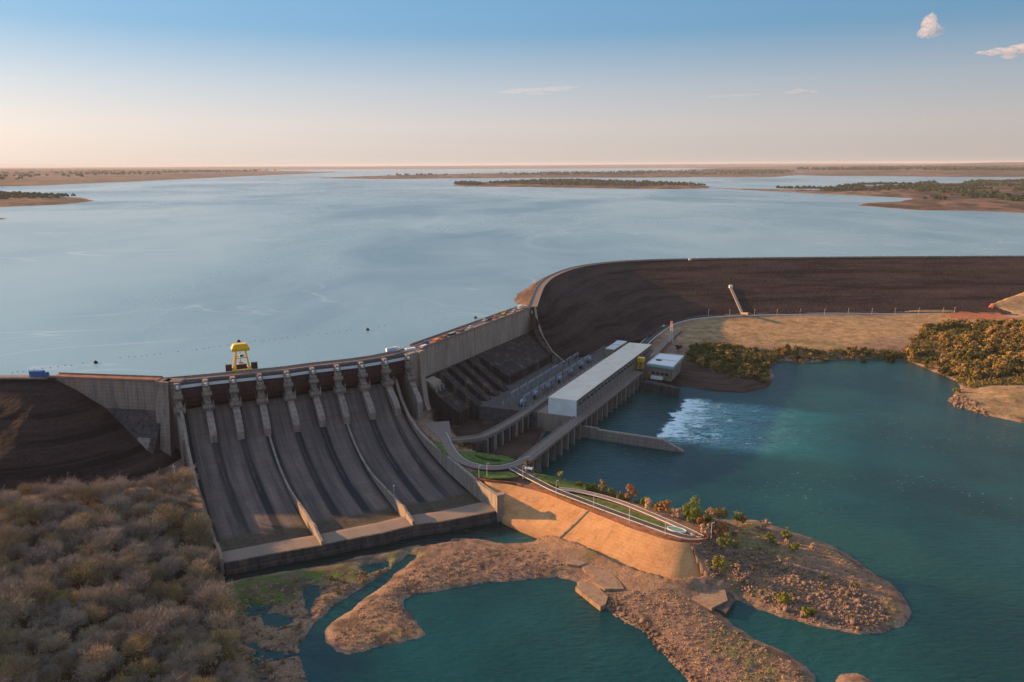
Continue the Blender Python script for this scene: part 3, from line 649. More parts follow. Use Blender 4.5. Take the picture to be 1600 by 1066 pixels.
FAR = [
 ('island', [(703, 290), (720, 286), (760, 284.5), (830, 282), (900, 281), (1000, 285), (1060, 287), (1110, 291), (1112, 294.5), (1060, 296), (960, 295), (850, 293), (760, 292)], 9, .05, 9000),
 ('far_shore', [(1100, 294), (1200, 296), (1300, 298), (1340, 291), (1420, 288), (1500, 286), (1600, 283), (1800, 280), (1800, 345), (1600, 333), (1520, 330), (1440, 329), (1380, 325), (1334, 321), (1350, 317), (1400, 315), (1424, 310), (1380, 308), (1300, 304), (1200, 299)], 16, .045, 30000),
 ('headland', [(490, 278.5), (560, 276), (700, 274), (800, 273), (900, 272), (1000, 270), (1100, 266), (1180, 266), (1250, 268), (1246, 274), (1200, 277.5), (1100, 277), (1000, 278), (900, 277.5), (800, 278.5), (700, 279), (600, 280)], 30, .03, 12000),
 ('low_island', [(-100, 300), (0, 302), (60, 306), (130, 309), (153, 314), (100, 320), (0, 324), (-100, 326)], 12, .06, 9000),
 ('sand_spit', [(-60, 338), (0, 339), (21, 342), (0, 344), (-60, 346)], 3, .05, 2000),
 ('left_shore', [(-400, 263), (0, 266), (150, 268), (300, 267), (420, 268), (480, 270), (380, 274), (300, 276), (210, 282), (180, 284), (90, 288), (0, 292), (-100, 298), (-400, 300)], 55, .03, 14000),
 ('right_shore', [(1240, 270), (1300, 266), (1500, 263), (2100, 262), (2200, 282), (1700, 279), (1600, 277), (1500, 277), (1400, 275.5), (1300, 275), (1240, 273.5)], 70, .03, 14000),
]
for k, (nm, poly, zm, sl_, n) in enumerate(FAR): farland(nm, poly, zm, sl_, n, 60+k*5)
# the ridge lines at the horizon
def ridge(name, x0, x1, y0, y1, hf, seed):
    xs, ys = np.linspace(x0, x1, 260), np.linspace(y0, y1, 30); X, Y = np.meshgrid(xs, ys)
    t = (Y-y0)/(y1-y0); hh = hf(X)*np.sin(np.clip(t, 0, 1)*math.pi*.5)*(.7+.6*(fbm(X, Y, (x1-x0)/9, 4, seed)+.5))-2
    o = grid_mesh(name, xs, ys, RW+hh, 'farland', None, True); o['kind'] = 'structure'
ridge('horizon_hills', -32000, 34000, 27000, 44000, lambda X: 90+np.clip(X/20000, -.4, 1.6)*45, 90)
ridge('right_hills', 4500, 26000, 13500, 22000, lambda X: 45+np.clip((X-5500)/9000, 0, 1)*105, 95)
MAT['red_earth'] = plain('red_earth', (.36, .13, .06), .95, .1, var=.3, scale=.2)
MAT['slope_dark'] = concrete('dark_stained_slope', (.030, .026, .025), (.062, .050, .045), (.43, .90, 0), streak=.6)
MAT['yard'] = plain('yard_gravel', (.10, .085, .08), .95, .1, var=.4, scale=.4)
MAT['shore_concrete'] = concrete('weathered_slab', (.26, .16, .10), (.38, .25, .16), joints=False)
# ================================================================== SPILLWAY
def lerp(a, b, t): return a+(b-a)*t
LIP_L, LIP_R = A2(351, 879, 16), A2(777, 797.5, 16)
CH_L0, CH_R0 = PIER[0]+n_spill*2, np.array([-97.0, 592.0])+np.array([3, 0])
ch_prof = [(0, 51), (.03, 49.5), (.07, 42.5), (.12, 35), (.18, 29), (.25, 24), (.33, 20), (.42, 17), (.52, 14.6), (.62, 13.3), (.72, 12.8), (.80, 12.6), (.86, 12.6), (.89, 13.2), (.915, 15.3), (.93, 15.8), (1.0, 16.0)]
def chz(s): return float(np.interp(s, [a for a, b in ch_prof], [b for a, b in ch_prof]))
def edge_top(i):   # start of the pier line i on the crest
    return PIER[i]+n_spill*2 if i < 9 else CH_R0
def line_plan(i, s):
    A = edge_top(i); B = lerp(LIP_L, LIP_R, i/9.0)
    if i == 0: A = np.array([-220.5, 509.0])
    if i == 3: B = A2(503, 851, 16)
    if i == 6: B = A2(645, 820, 16)
    p = lerp(A, B, s)
    return p
spill = thing('spillway', (float(PIER[4][0]), float(PIER[4][1]), 50), 'wide concrete spillway with nine gate bays, tall piers and a long chute', 'spillway')
SP = spill.location
def loc(pts, z=None): return [(p[0]-SP.x, p[1]-SP.y) for p in pts]
def L3(p, z): return (p[0]-SP.x, p[1]-SP.y, z-SP.z)
# chute slab with a uv map (bays across, distance down)
NU, NS = 9*6, 90
vs = []; uv = []; fs = []
for j in range(NS+1):
    s = j/NS
    for i in range(NU+1):
        b = i/6; i0 = min(int(b), 8); p = lerp(line_plan(i0, s), line_plan(i0+1, s), b-i0)
        vs.append(L3(p, chz(s))); uv.append((b, s))
W1 = NU+1
for j in range(NS):
    for i in range(NU): a = j*W1+i; fs.append((a, a+W1, a+W1+1, a+1))
ch = link_mesh('chute', vs, fs, 'chute', spill, True)
ul = ch.data.uv_layers.new(name='uv'); li = np.zeros(len(ch.data.loops), np.int32); ch.data.loops.foreach_get('vertex_index', li)
ul.data.foreach_set('uv', np.array(uv, np.float32)[li].ravel())
# flip lip face
m = MB(); a = [lerp(line_plan(0, 1), line_plan(9, 1), 0)]
lipL, lipR = line_plan(0, 1), line_plan(9, 1)
dl_ = unit(lipR-lipL); nl_ = np.array([dl_[1], -dl_[0]])
pts = [line_plan(i, 1) for i in range(10)]
for a, b in zip(pts[:-1], pts[1:]): m.prism(loc([a, b, b+nl_*1.4, a+nl_*1.4]), 6-SP.z, 16.02-SP.z)
m.build('lip_wall', 'concrete_dark', spill)
m = MB()
for a, b in zip(pts[:-1], pts[1:]): m.prism(loc([a+nl_*1.4, b+nl_*1.4, b+nl_*2.6, a+nl_*2.6]), 5.9-SP.z, 12.2-SP.z)
m.build('lip_ledge', 'concrete_dark', spill)
# training walls and dividing walls: tapered strips that follow the chute
def wall(name, plan, topf, thick, mat, s0, s1, n=40, foot=-2.0):
    m = MB(); pl = [plan(s0+(s1-s0)*i/n) for i in range(n+1)]; a = offset(pl, -thick/2); b = offset(pl, thick/2)
    vs = []; fs = []
    for i in range(n+1):
        s = s0+(s1-s0)*i/n; zt = topf(s); zb = min(chz(s)+foot, zt-.5)
        vs += [L3(a[i], zb), L3(a[i], zt), L3(b[i], zt), L3(b[i], zb)]
    for i in range(n):
        k = i*4
        for q in range(4): fs.append((k+q, k+4+q, k+4+(q+1) % 4, k+(q+1) % 4))
    fs += [(0, 1, 2, 3), (4*n+3, 4*n+2, 4*n+1, 4*n)]
    m.add(vs, fs); return m.build(name, mat, spill)
wall('training_wall', lambda s: line_plan(0, s)-dl_*1.2, lambda s: chz(s)+np.interp(s, [0, .1, .5, .9, 1], [9, 8, 6.5, 5, 2.2]), 1.7, 'concrete_plain', .0, 1.003, foot=-8)
def rw_top(s): return float(np.interp(s, [0, .03, .07, .12, .2, .3, .4, .9, .97, 1.0], [60, 58, 49, 39, 30.5, 25.5, 23.6, 23.6, 24.2, 24.6]))
wall('training_wall', lambda s: line_plan(9, s)+dl_*1.0, rw_top, 2.2, 'concrete_plain', 0, 1.0, foot=-8)
m = MB(); e = line_plan(9, 1)+dl_*1.0+nl_*1.2; m.box(L3(e, 15.6), (2.2, 1.6, 10.2), tuple(dl_)); m.box(L3(e, 26.1), (2.6, 2.0, .45), tuple(dl_)); m.build('end_pillar', 'concrete_plain', spill)
for i in (3, 6):
    wall('dividing_wall', lambda s, i=i: line_plan(i, s), lambda s: chz(s)+float(np.interp(s, [.14, .38, .5, .65, .8, .9, .94, 1], [.4, .7, 1.8, 4.8, 6.6, 6.8, 4.0, 2.6])), 1.3, 'concrete', .14, 1.008, foot=-1)
for i in (1, 2, 4, 5, 7, 8):
    wall('low_kerb', lambda s, i=i: line_plan(i, s), lambda s: chz(s)+.35, .6, 'chute_kerb' if 'chute_kerb' in MAT else 'concrete_dark', .1, .5, foot=-.5)
# piers, gates and bridge
def side_vec(i):
    a = PIER[min(i+1, 9)]-PIER[max(i-1, 0)]; return unit(a)
PW = 4.4
body_prof = [(-9, 68.6), (3.5, 68.6), (3.5, 66), (7.5, 63.8), (7.5, 60.2), (6.0, 60), (6.5, 56), (10.5, 54.8), (10.5, 51.2), (9.5, 50.8), (11, 50.5), (16, 46.5), (21, 43), (25.5, 38.5), (26.3, 37), (26.5, 20), (-9, 14)]
for i in range(10):
    d = side_vec(i); nrm = np.array([d[1], -d[0]]); o = PIER[i]
    fl = unit(line_plan(i, .3)-line_plan(i, 0)); fl = unit(fl*.55+nrm*.45) if i not in (0, 9) else unit(fl*.8+nrm*.2)
    org = (o[0]-SP.x, o[1]-SP.y); sv2 = np.array([-fl[1], fl[0]])
    pw = PW if i not in (0, 9) else 4.0
    m = MB(); m.profile(org, fl, sv2, [(q, z-SP.z) for q, z in body_prof], pw)
    m.profile(org, fl, sv2, [(q, z-SP.z) for q, z in [(-9, 69.2), (0, 69.2), (0, 68), (-9, 68)]], pw+.5)
    p = m.build('pier', 'concrete', spill)
    m = MB(); m.profile(org, fl, sv2, [(q, z-SP.z) for q, z in [(3.0, 61.6), (9.2, 61.6), (9.2, 60.3), (8.2, 59.2), (3.0, 59.2)]], pw+1.6)
    for s in (-1, 1): m.profile((org[0]+sv2[0]*s*(pw/2+.6), org[1]+sv2[1]*s*(pw/2+.6)), fl, sv2, [(q, z-SP.z) for q, z in [(8.6, 62.9), (9.1, 62.9), (9.1, 61.5), (8.6, 61.5)]], .25)
    m.build('upper_bracket', 'concrete', p)
    m = MB(); m.profile(org, fl, sv2, [(q, z-SP.z) for q, z in [(4, 54.6), (12.6, 54.6), (12.6, 52.0), (11.2, 50.2), (4, 50.2)]], pw+2.8)
    m.profile(org, fl, sv2, [(q, z-SP.z) for q, z in [(11.9, 57.2), (12.4, 57.2), (12.4, 54.5), (11.9, 54.5)]], .5)
    m.profile((org[0]+sv2[0]*(pw/2+1), org[1]+sv2[1]*(pw/2+1)), fl, sv2, [(q, z-SP.z) for q, z in [(11.9, 57.6), (12.5, 57.6), (12.5, 54.5), (11.9, 54.5)]], .5)
    m.build('lower_bracket', 'concrete', p)
    m = MB(); c = np.array(org)+fl*3.2
    m.box((c[0], c[1], 67.8-SP.z), (1.5, 2.6, 1.9), tuple(sv2)); m.box((c[0]+fl[0]*2.4, c[1]+fl[1]*2.4, 67.0-SP.z), (1.9, 1.3, 1.0), tuple(sv2))
    hb = m.build('hoist_block', 'concrete_plain', p)
    m = MB(); c2 = np.array(org)+fl*5.4
    m.tube((c2[0], c2[1], 67.6-SP.z), (c2[0]+fl[0]*1.8, c2[1]+fl[1]*1.8, 67.0-SP.z), 1.15, n=12); m.build('hoist_drum', 'girder', p)
for i in range(9):
    A, B = PIER[i], PIER[i+1]; d = unit(B-A); nrm = np.array([d[1], -d[0]]); L = np.linalg.norm(B-A); c = (A+B)/2; w_ = L-PW+.2
    # curved skin plate
    prof = [(5.2*math.cos(t)-2.0, 59+9.0*math.sin(t)) for t in np.linspace(-1.02, .98, 9)]
    ring = [(q, z-SP.z) for q, z in prof]+[(q-.6, z-SP.z) for q, z in prof[::-1]]
    m = MB(); m.profile((c[0]-SP.x, c[1]-SP.y), nrm, d, ring, w_); g = m.build('gate', 'gate', spill)
    m = MB()
    for zz in (53.5, 56.5, 59.5, 62.5, 65): 
        q = 5.2*math.cos(math.asin(max(-1, min(1, (zz-59)/9.0))))-2.0+.25
        m.box(L3(c+nrm*q, zz), (w_/2, .3, .22), tuple(d))
    m.build('gate_beam', 'gate', g)
    for s in (-1, 1):
        piv = c+d*s*(w_/2-.6)+nrm*12.0; m = MB()
        for zz in (55.0, 62.5): m.tube(L3(c+d*s*(w_/2-3.2)+nrm*2.8, zz), L3(piv, 54.5), .22, .28, 4)
        m.build('gate_arm', 'gate', g)
    m = MB(); m.box(L3(c+nrm*2.6, 66.6), (w_/2, .55, .95), tuple(d)); m.build('bridge_girder', 'girder', spill)
    m = MB(); m.box(L3(c-nrm*1.6, 68.3), (w_/2, 3.9, .5), tuple(d)); m.build('bridge_slab', 'asphalt', spill)
    # breast wall upstream closes the bay down to the sill
    m = MB(); m.box(L3(c-nrm*6.2, 40.0), (w_/2+1, 2.0, 28.6), tuple(d)); m.build('sill_block', 'concrete_dark', spill)
# crest road, crane rails, railings
PC = smooth_line([LW_B+np.array([2, 0])]+PIER[1:-1]+[IN_A], 1)
m = MB(); m.strip(loc(offset(PC, -8.5)), loc(offset(PC, -.2)), 69.35-SP.z, .5); m.build('crest_road', 'path', spill)
m = MB()
for dd_, w_, h_ in ((-8.6, .35, 1.2), (-.1, .3, .75)):
    m.strip(loc(offset(PC, dd_-w_)), loc(offset(PC, dd_)), 69.35+h_-SP.z, h_)
m.build('parapet', 'concrete_plain', spill)
m = MB()
for dd_ in (-6.6, -2.2): m.strip(loc(offset(PC, dd_-.25)), loc(offset(PC, dd_)), 69.55-SP.z, .2)
m.build('crane_rail', 'red_soil', spill)
# mast with lamp standing in the third bay
root = thing('instrument_mast', (*A2(616, 779, 12.6), 12.3), 'slim white banded mast standing on the chute beside the right dividing wall', 'mast')
m = MB(); m.tube((0, 0, 0), (0, 0, 8.2), .22, .16); m.build('pole', 'white', root)
for q in range(8): m = MB(); m.tube((0, 0, .6+q), (0, 0, .95+q), .34, .34); m.build('band', 'grey_steel', root)
m = MB(); m.ball((0, 0, 8.5), .55); m.build('lamp_head', 'white', root)

# ================================================================== LEFT GRAVITY WALL
root = thing('gravity_wall', (float(LW_B[0]), float(LW_B[1]), 20), 'concrete gravity wall with a tall square buttress between left embankment and spillway', 'dam wall')
dL = unit(LW_B-LW_A); nL = np.array([dL[1], -dL[0]])
def lg(p): return (p[0]-root.location.x, p[1]-root.location.y)
mid = (LW_A+LW_B)/2; Lw = np.linalg.norm(LW_B-LW_A)
m = MB(); m.profile(lg(mid-nL*0), nL, dL, [(-9, 50.3), (0, 50.3), (0, 30.5), (-9, 30.5)], Lw); m.build('upright_face', 'concrete', root)
m = MB(); m.profile(lg(mid+dL*2), nL, dL, [(-9, 30.5), (.6, 30.5), (27, -10), (-9, -10)], Lw+3.6); m.build('batter', 'concrete_dark', root)
m = MB(); m.profile(lg(mid), nL, dL, [(-9.2, 50.75), (.5, 50.75), (.5, 50.3), (-9.2, 50.3)], Lw); m.build('crest_deck', 'red_soil', root)
m = MB()
for q0 in (.25, -9.0): m.profile(lg(mid+nL*q0), nL, dL, [(-.15, 51.7), (.15, 51.7), (.15, 50.7), (-.15, 50.7)], Lw)
m.build('parapet', 'concrete_plain', root)
m = MB(); bt0 = A2(252, 597, 70)
m.profile(lg(bt0+dL*.5), unit(nL+dL*.25), dL, [(-8, 50.4), (2.5, 50.4), (2.6, 46), (6.5, 20), (10, 4), (10, -8), (-8, -8)], 9.5); m.build('buttress', 'concrete', root)
m = MB(); m.profile(lg(bt0-dL*9), unit(nL), dL, [(5, 18), (9, 18), (22, 0), (22, -8), (5, -8)], 9.0); m.build('wing_block', 'concrete', root)
m = MB(); m.profile(lg((bt0+PIER[0])/2+dL*2), nL, dL, [(-8, 50.4), (.5, 50.4), (.5, -8), (-8, -8)], 12); m.build('link_wall', 'concrete', root)

# ================================================================== INTAKE WALL AND SLOPE
root = thing('intake_wall', (float(IN_A[0]), float(IN_A[1]), 20), 'tall straight concrete intake wall with a vehicle crowded crest right of the spillway', 'dam wall')
RI = root
def li_(p): return (p[0]-root.location.x, p[1]-root.location.y)
Li = np.linalg.norm(IN_B-IN_A); mid = (IN_A+IN_B)/2
m = MB(); m.profile(li_(mid), n_int, d_int, [(-13, 50), (0, 50), (0, 26), (-13, 26)], Li); m.build('upright_face', 'concrete_intake', root)
m = MB(); m.profile(li_(mid), n_int, d_int, [(-13, 50.45), (.6, 50.45), (.6, 50.0), (-13, 50.0)], Li); m.build('crest_deck', 'path', root)
m = MB()
m.profile(li_(mid), n_int, d_int, [(.3, 51.5), (.6, 51.5), (.6, 50.4), (.3, 50.4)], Li); m.profile(li_(mid), n_int, d_int, [(-13, 51.8), (-12.6, 51.8), (-12.6, 50.4), (-13, 50.4)], Li)
m.profile(li_(mid), n_int, d_int, [(-8.6, 50.9), (-8.1, 50.9), (-8.1, 50.4), (-8.6, 50.4)], Li); m.build('parapet', 'concrete_plain', root)
# slope: steep batter into the yard
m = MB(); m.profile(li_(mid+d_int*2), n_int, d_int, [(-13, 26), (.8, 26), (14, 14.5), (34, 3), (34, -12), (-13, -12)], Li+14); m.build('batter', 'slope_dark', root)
# smooth dark cover slab over the right hand penstocks
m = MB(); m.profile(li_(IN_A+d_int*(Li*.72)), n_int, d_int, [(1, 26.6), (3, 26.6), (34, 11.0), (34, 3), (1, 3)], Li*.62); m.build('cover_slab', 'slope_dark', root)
m = MB()
for k in range(18):
    c = IN_A+d_int*(Li*.45+k*6.2)+n_int*22
    m.profile(li_(c), n_int, d_int, [(-2, 17.0), (-1.6, 17.6), (9.6, 12.3), (9.6, 11.5)], .35)
m.build('slab_rib', 'concrete_dark', root)
for k in range(4):   # open penstock trunks
    c = IN_A+d_int*(17+k*15.5)
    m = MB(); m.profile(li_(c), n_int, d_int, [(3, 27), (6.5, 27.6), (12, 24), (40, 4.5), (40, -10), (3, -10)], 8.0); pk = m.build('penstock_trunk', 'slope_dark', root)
    m = MB(); m.profile(li_(c+d_int*5.2), n_int, d_int, [(14, 17.5), (16, 18.5), (20, 16.5), (22, 12), (14, 12)], 1.4)
    for q in range(7): m.profile(li_(c+d_int*6.3), n_int, d_int, [(15+q*3.2, 18.5-q*2.1), (16+q*3.2, 18.5-q*2.1), (16.8+q*3.2, 13.2-q*2.1), (15.8+q*3.2, 13.2-q*2.1)], 3.2)
    m.build('strut', 'concrete_dark', pk)
# corner buttress and end block on the left
cb = A2(655, 548, 70)
m = MB(); m.profile(li_(cb+n_int*0), unit(n_int+np.array([0, -.3])), d_int, [(-12, 50.2), (3, 50.2), (3.4, 30), (7, 10), (10, 3), (10, -10), (-12, -10)], 6.0); m.build('corner_buttress', 'concrete_intake', root)
m = MB(); m.prism([li_(PIER[-1]+d_spill*1.5), li_(PIER[-1]+d_spill*1.5+n_spill*4), li_(cb+n_spill*1), li_(cb-n_spill*10), li_(PIER[-1]-n_spill*8)], 22, 49.8); m.build('link_wall', 'concrete_intake', root)
m = MB(); m.prism([li_(PIER[-1]-n_spill*8), li_(PIER[-1]+d_spill*2-n_spill*1), li_(cb+n_spill*-3), li_(cb-n_spill*10)], -10, 21.99); m.build('link_foot', 'concrete_dark', root)
eb = A2(676, 612, 46)
m = MB(); m.profile(li_(IN_A+d_int*3.5), n_int, d_int, [(2, 25), (9, 22.5), (13, 3.5), (13, -10), (2, -10)], 13); m.build('stepped_block', 'concrete_intake', root)
m = MB()
for q in (-2, 3.2, 8.6): m.profile(li_(IN_A+d_int*q), n_int, d_int, [(8.5, 20), (12, 20), (15.2, 4), (15.2, -6), (8.5, -6)], 2.0)
m.build('stepped_rib', 'concrete_plain', root)
# wing wall turning down along the embankment at the right end
m = MB(); w0 = IN_B; wp = WING
zt = [51, 38.5, 26.5, 15.5, 5]
for (a, b, za, zb_) in zip(wp[:-1], wp[1:], zt[:-1], zt[1:]):
    t = unit(b-a); nn_ = np.array([t[1], -t[0]])*1.1
    P4 = [li_(a-nn_), li_(b-nn_), li_(b+nn_), li_(a+nn_)]
    m.hexa([(*P4[3], -10), (*P4[2], -10), (*P4[1], -10), (*P4[0], -10)], [(*P4[3], za), (*P4[2], zb_), (*P4[1], zb_), (*P4[0], za)])
m.build('wing_wall', 'concrete', root)

# ================================================================== POWERHOUSE AND ITS DECKS
RZ, BZ = 37.0, 24.0
bA, bB, bC, bD = A2(856, 621, RZ), A2(900.5, 626, RZ), A2(1018, 538.4, RZ), A2(983, 534.6, RZ)
d_ph = unit(bC-bB); n_ph = np.array([d_ph[1], -d_ph[0]])        # along, and towards the river
bA = bB-n_ph*np.linalg.norm(bB-bA); Wd = np.linalg.norm(bB-bA); Lp = np.linalg.norm(bC-bB)
MAT['roof_sheet'] = ribbed('white_sheet_roof_b', (.82, .68, .53), (*d_ph, 0), 6.0, .5, .68)
MAT['side_panel'] = ribbed('grey_panel_wall_b', (.23, .21, .19), (*d_ph, 0), 4.4, 1.0, .7)
root = thing('powerhouse', (*map(float, (bA+bB)/2), BZ), 'long low powerhouse hall with flat white roof and white end wall above the river', 'building')
def lp(p): return (p[0]-root.location.x, p[1]-root.location.y)
def PP(a, b): return (bB+d_ph*a+n_ph*b)     # a along from near end, b outward from river wall
m = MB(); m.prism([lp(PP(.8, -Wd+.4)), lp(PP(.8, -.4)), lp(PP(Lp, -.4)), lp(PP(Lp, -Wd+.4))], -.5, 12.2); m.build('side_wall', 'side_panel', root)
m = MB(); m.prism([lp(PP(0, -Wd)), lp(PP(0, 0)), lp(PP(.8, 0)), lp(PP(.8, -Wd))], 0, 12.9); m.build('end_wall', 'end_sheet', root)
m = MB(); m.prism([lp(PP(.81, -Wd)), lp(PP(.81, 0)), lp(PP(Lp+.6, 0)), lp(PP(Lp+.6, -Wd))], lambda p: 12.2, lambda p: 12.9); m.build('roof', 'roof_sheet', root)
for k in range(int(Lp/8.8)): m = MB(); m.box((*lp(PP(5+k*8.8, -.32)), 5.6), (.28, .3, 5.6), tuple(n_ph)); m.build('wall_rib', 'concrete', root)
m = MB(); m.prism([lp(PP(.3, -.39)), lp(PP(Lp, -.39)), lp(PP(Lp, -.1)), lp(PP(.3, -.1))], 11.1, 12.1); m.build('eaves_band', 'dark_steel', root)
for k in range(int(Lp/8.8)):
    m = MB(); c = PP(9.4+k*8.8, -.36)
    m.box((*lp(c), 8.2), (.1, 2.6, 1.0), tuple(n_ph)); m.build('window', 'glass', root)
# block under the hall and front wall in the pit
m = MB(); m.prism([lp(PP(-.4, -Wd-9)), lp(PP(-.4, -.6)), lp(PP(Lp+14, -.6)), lp(PP(Lp+14, -Wd-9))], -18, -.05); m.build('foundation', 'concrete_plain', root)
# draft tube deck (bridge) along the river
root2 = thing('tailrace_deck', (*map(float, PP(0, 6)), TW), 'road deck on a row of pale columns along the river side of the powerhouse', 'deck')
def l2(p): return (p[0]-root2.location.x, p[1]-root2.location.y)
dk0, dk1 = A2(829, 722, BZ), A2(1006, 581, BZ); dS = unit(dk1-dk0); nS = np.array([dS[1], -dS[0]]); LD = np.linalg.norm(dk1-dk0)
def DP(a, b): return dk0+dS*a+nS*b
m = MB(); DW = 9.0; m.prism([l2(DP(-1, -DW)), l2(DP(LD, -DW)), l2(DP(LD, 0)), l2(DP(-1, 0))], 12.9, 14.05); m.build('deck_slab', 'path', root2)
m = MB()
for b in (-DW, -.35, -3.6): m.prism([l2(DP(-1, b)), l2(DP(LD, b)), l2(DP(LD, b+.3)), l2(DP(-1, b+.3))], 14.05, 14.05+(.35 if b == -3.6 else .95))
m.build('parapet', 'concrete_plain', root2)
m = MB(); m.prism([l2(DP(22, -DW+.5)), l2(DP(LD, -DW+.5)), l2(DP(LD, -DW+2.5)), l2(DP(22, -DW+2.5))], -5, 12.88); m.build('back_wall', 'concrete_dark', root2)
nc = 21
for k in range(nc):
    a = 6+(LD-8)*k/(nc-1); wd_ = .95 if k % 2 == 0 else .6
    m = MB(); m.prism([l2(DP(a-wd_, -4.5)), l2(DP(a+wd_, -4.5)), l2(DP(a+wd_, -.6)), l2(DP(a-wd_, -.6))], -4, 12.88); m.build('column', 'concrete_plain', root2)
# road bridge on the dam side
bp = smooth_line([A2(706, 688, BZ), A2(735, 685.5, BZ), A2(757, 682, BZ), A2(802, 656.5, BZ), A2(832, 637, BZ), A2(900, 590, BZ), A2(946, 560, BZ), A2(985, 541, 23.6), A2(1000, 545, 23)][:-1], 1)
root3 = thing('access_bridge', (*map(float, bp[4]), TW), 'narrow concrete road bridge on stout piers between intake slope and powerhouse', 'bridge')
def l3(pts): return [(p[0]-root3.location.x, p[1]-root3.location.y) for p in pts]
m = MB(); m.strip(l3(offset(bp, -3.4)), l3(offset(bp, 3.4)), 14.0, 1.5); m.build('deck_slab', 'path', root3)
m = MB()
for s in (-3.4, 3.1): m.strip(l3(offset(bp, s)), l3(offset(bp, s+.3)), 15.1, 1.2)
m.build('parapet', 'concrete_plain', root3)
rs = resample([A2(742, 690, BZ), A2(757, 682, BZ), A2(802, 656.5, BZ), A2(834, 636, BZ)], 5.0)
for k, p in enumerate(rs[1:]):
    t = unit(rs[min(k+2, len(rs)-1)]-rs[k]); m = MB(); wp_ = 2.2 if k % 3 == 0 else (.9 if k % 3 == 1 else 1.5)
    m.box((p[0]-root3.location.x, p[1]-root3.location.y, 4.4), (wp_, 3.0, 8.0), tuple(t)); m.build('bridge_pier', 'concrete' if k % 2 else 'concrete_dark', root3)
# pit side wall, yard level behind the hall
yard = [tuple(PP(-1, -Wd-9.02)), tuple(PP(Lp+30, -Wd-9.02)), tuple(PP(Lp+30, -Wd-60)), tuple(PP(40, -Wd-85)), tuple(PP(-4, -Wd-60))]
m = MB(); m.prism([tuple(p) for p in yard], 6, 23.7); o = m.build('yard', 'yard'); o['kind'] = 'structure'
# tailrace guide wall in the river
g0, g1 = A2(912, 684, TW), A2(1067, 708, TW); dg = unit(g1-g0); ng = np.array([-dg[1], dg[0]]); Lg = np.linalg.norm(g1-g0)
root4 = thing('guide_wall', (*map(float, g0), TW), 'concrete guide wall with a sloping end, standing in the tailrace beside the white water', 'wall')
m = MB(); m.profile((0+dg[0]*0, 0), dg, ng, [(-12, 8.6), (Lg*.14, 8.6), (Lg*.15, 7.6), (Lg*.80, 7.6), (Lg, .9), (Lg, -5), (-12, -5)], 3.4); m.v = [(x+ng[0]*1.7, y+ng[1]*1.7, z) for x, y, z in m.v]; m.build('wall_body', 'concrete', root4)
m = MB(); m.profile((ng[0]*.25, ng[1]*.25), dg, ng, [(-12, 8.85), (Lg*.14, 8.85), (Lg*.14, 8.6), (-12, 8.6)], .5); m.build('coping', 'concrete_plain', root4)
# control building
cA, cB, cC, cD = A2(1011, 568, 32), A2(1052, 574, 32), A2(1069, 556, 32), A2(1030, 552.5, 32)
cc = (cA+cB+cC+cD)/4
root5 = thing('control_building', (*map(float, cc), 20), 'flat roofed control building with teal edged overhanging roof at the river end of the powerhouse', 'building')
q4 = [cA-cc, cB-cc, cC-cc, cD-cc]; sc_ = lambda f: [tuple(p*f) for p in q4]
m = MB(); a = sc_(.80); b = sc_(.93); m.hexa([(*p, -3) for p in a], [(*p, 9.6) for p in b]); m.build('wall', 'concrete_plain', root5)
m = MB(); m.prism(sc_(1.0), 9.6, 11.7); m.build('fascia', 'teal', root5)
m = MB(); m.prism(sc_(.955), 11.7, 12.0); m.build('roof', 'white', root5)
m = MB()
for i in range(4):
    p, q = np.array(sc_(1.0)[i]), np.array(sc_(1.0)[(i+1) % 4]); p2, q2 = np.array(sc_(.955)[i]), np.array(sc_(.955)[(i+1) % 4]); m.prism([tuple(p), tuple(q), tuple(q2), tuple(p2)], 11.7, 12.5)
m1, m2 = (q4[0]*.95+(q4[3]-q4[0])*.45), (q4[1]*.95+(q4[2]-q4[1])*.45); t = unit(m2-m1)
m.box((*((m1+m2)/2), 12.2), (np.linalg.norm(m2-m1)/2-.8, .3, .3), tuple(t)); m.build('roof_kerb', 'off_white', root5)
m = MB(); m.box((*(q4[0]*.35+q4[3]*.1), 12.4), (2.4, 1.4, .5), tuple(t)); m.build('roof_hatch', 'dark_steel', root5)
m = MB(); p, q = q4[0]*.83, q4[1]*.83; t = unit(q-p); nn2 = np.array([t[1], -t[0]])
for k in range(4): m.box((*(p+(q-p)*(.18+.2*k)+nn2*.9), 3.4), (1.6, .15, 1.1), tuple(t))
m.build('window', 'glass', root5)
m = MB(); m.box((*(p+(q-p)*.38+nn2*2.4), -.4), (5.5, 1.6, 1.3), tuple(t)); m.build('plant_box', 'white', root5)
m = MB(); m.prism([tuple(q4[0]*1.05-d_ph*0), tuple(q4[1]*1.35), tuple(q4[1]*1.3-n_ph*-6-d_ph*8), tuple(q4[0]*1.0-d_ph*12)], -12, -2.9); m.build('terrace', 'concrete_dark', root5)
# two low annex buildings behind the hall
for (pp, lab) in (([(945.5, 545), (960, 546.5), (970, 540), (955.5, 538.8)], 'small off white flat roofed annex, the nearer of two behind the powerhouse'), ([(956.5, 538.2), (971, 539.4), (980, 533.6), (965, 532.2)], 'small off white flat roofed annex, the farther of two behind the powerhouse')):
    P = [A2(a, b, 33) for a, b in pp]; c = sum(P)/4; r5 = thing('annex_building', (*map(float, c), 23), lab, 'building', 'annexes behind the powerhouse')
    P = [tuple(p-c) for p in P]; m = MB(); m.prism([tuple(np.array(p)*.97) for p in P], -3, 9.6); m.build('wall', 'concrete_plain', r5); m = MB(); m.prism(P, 9.6, 10.3); m.build('roof', 'off_white', r5)

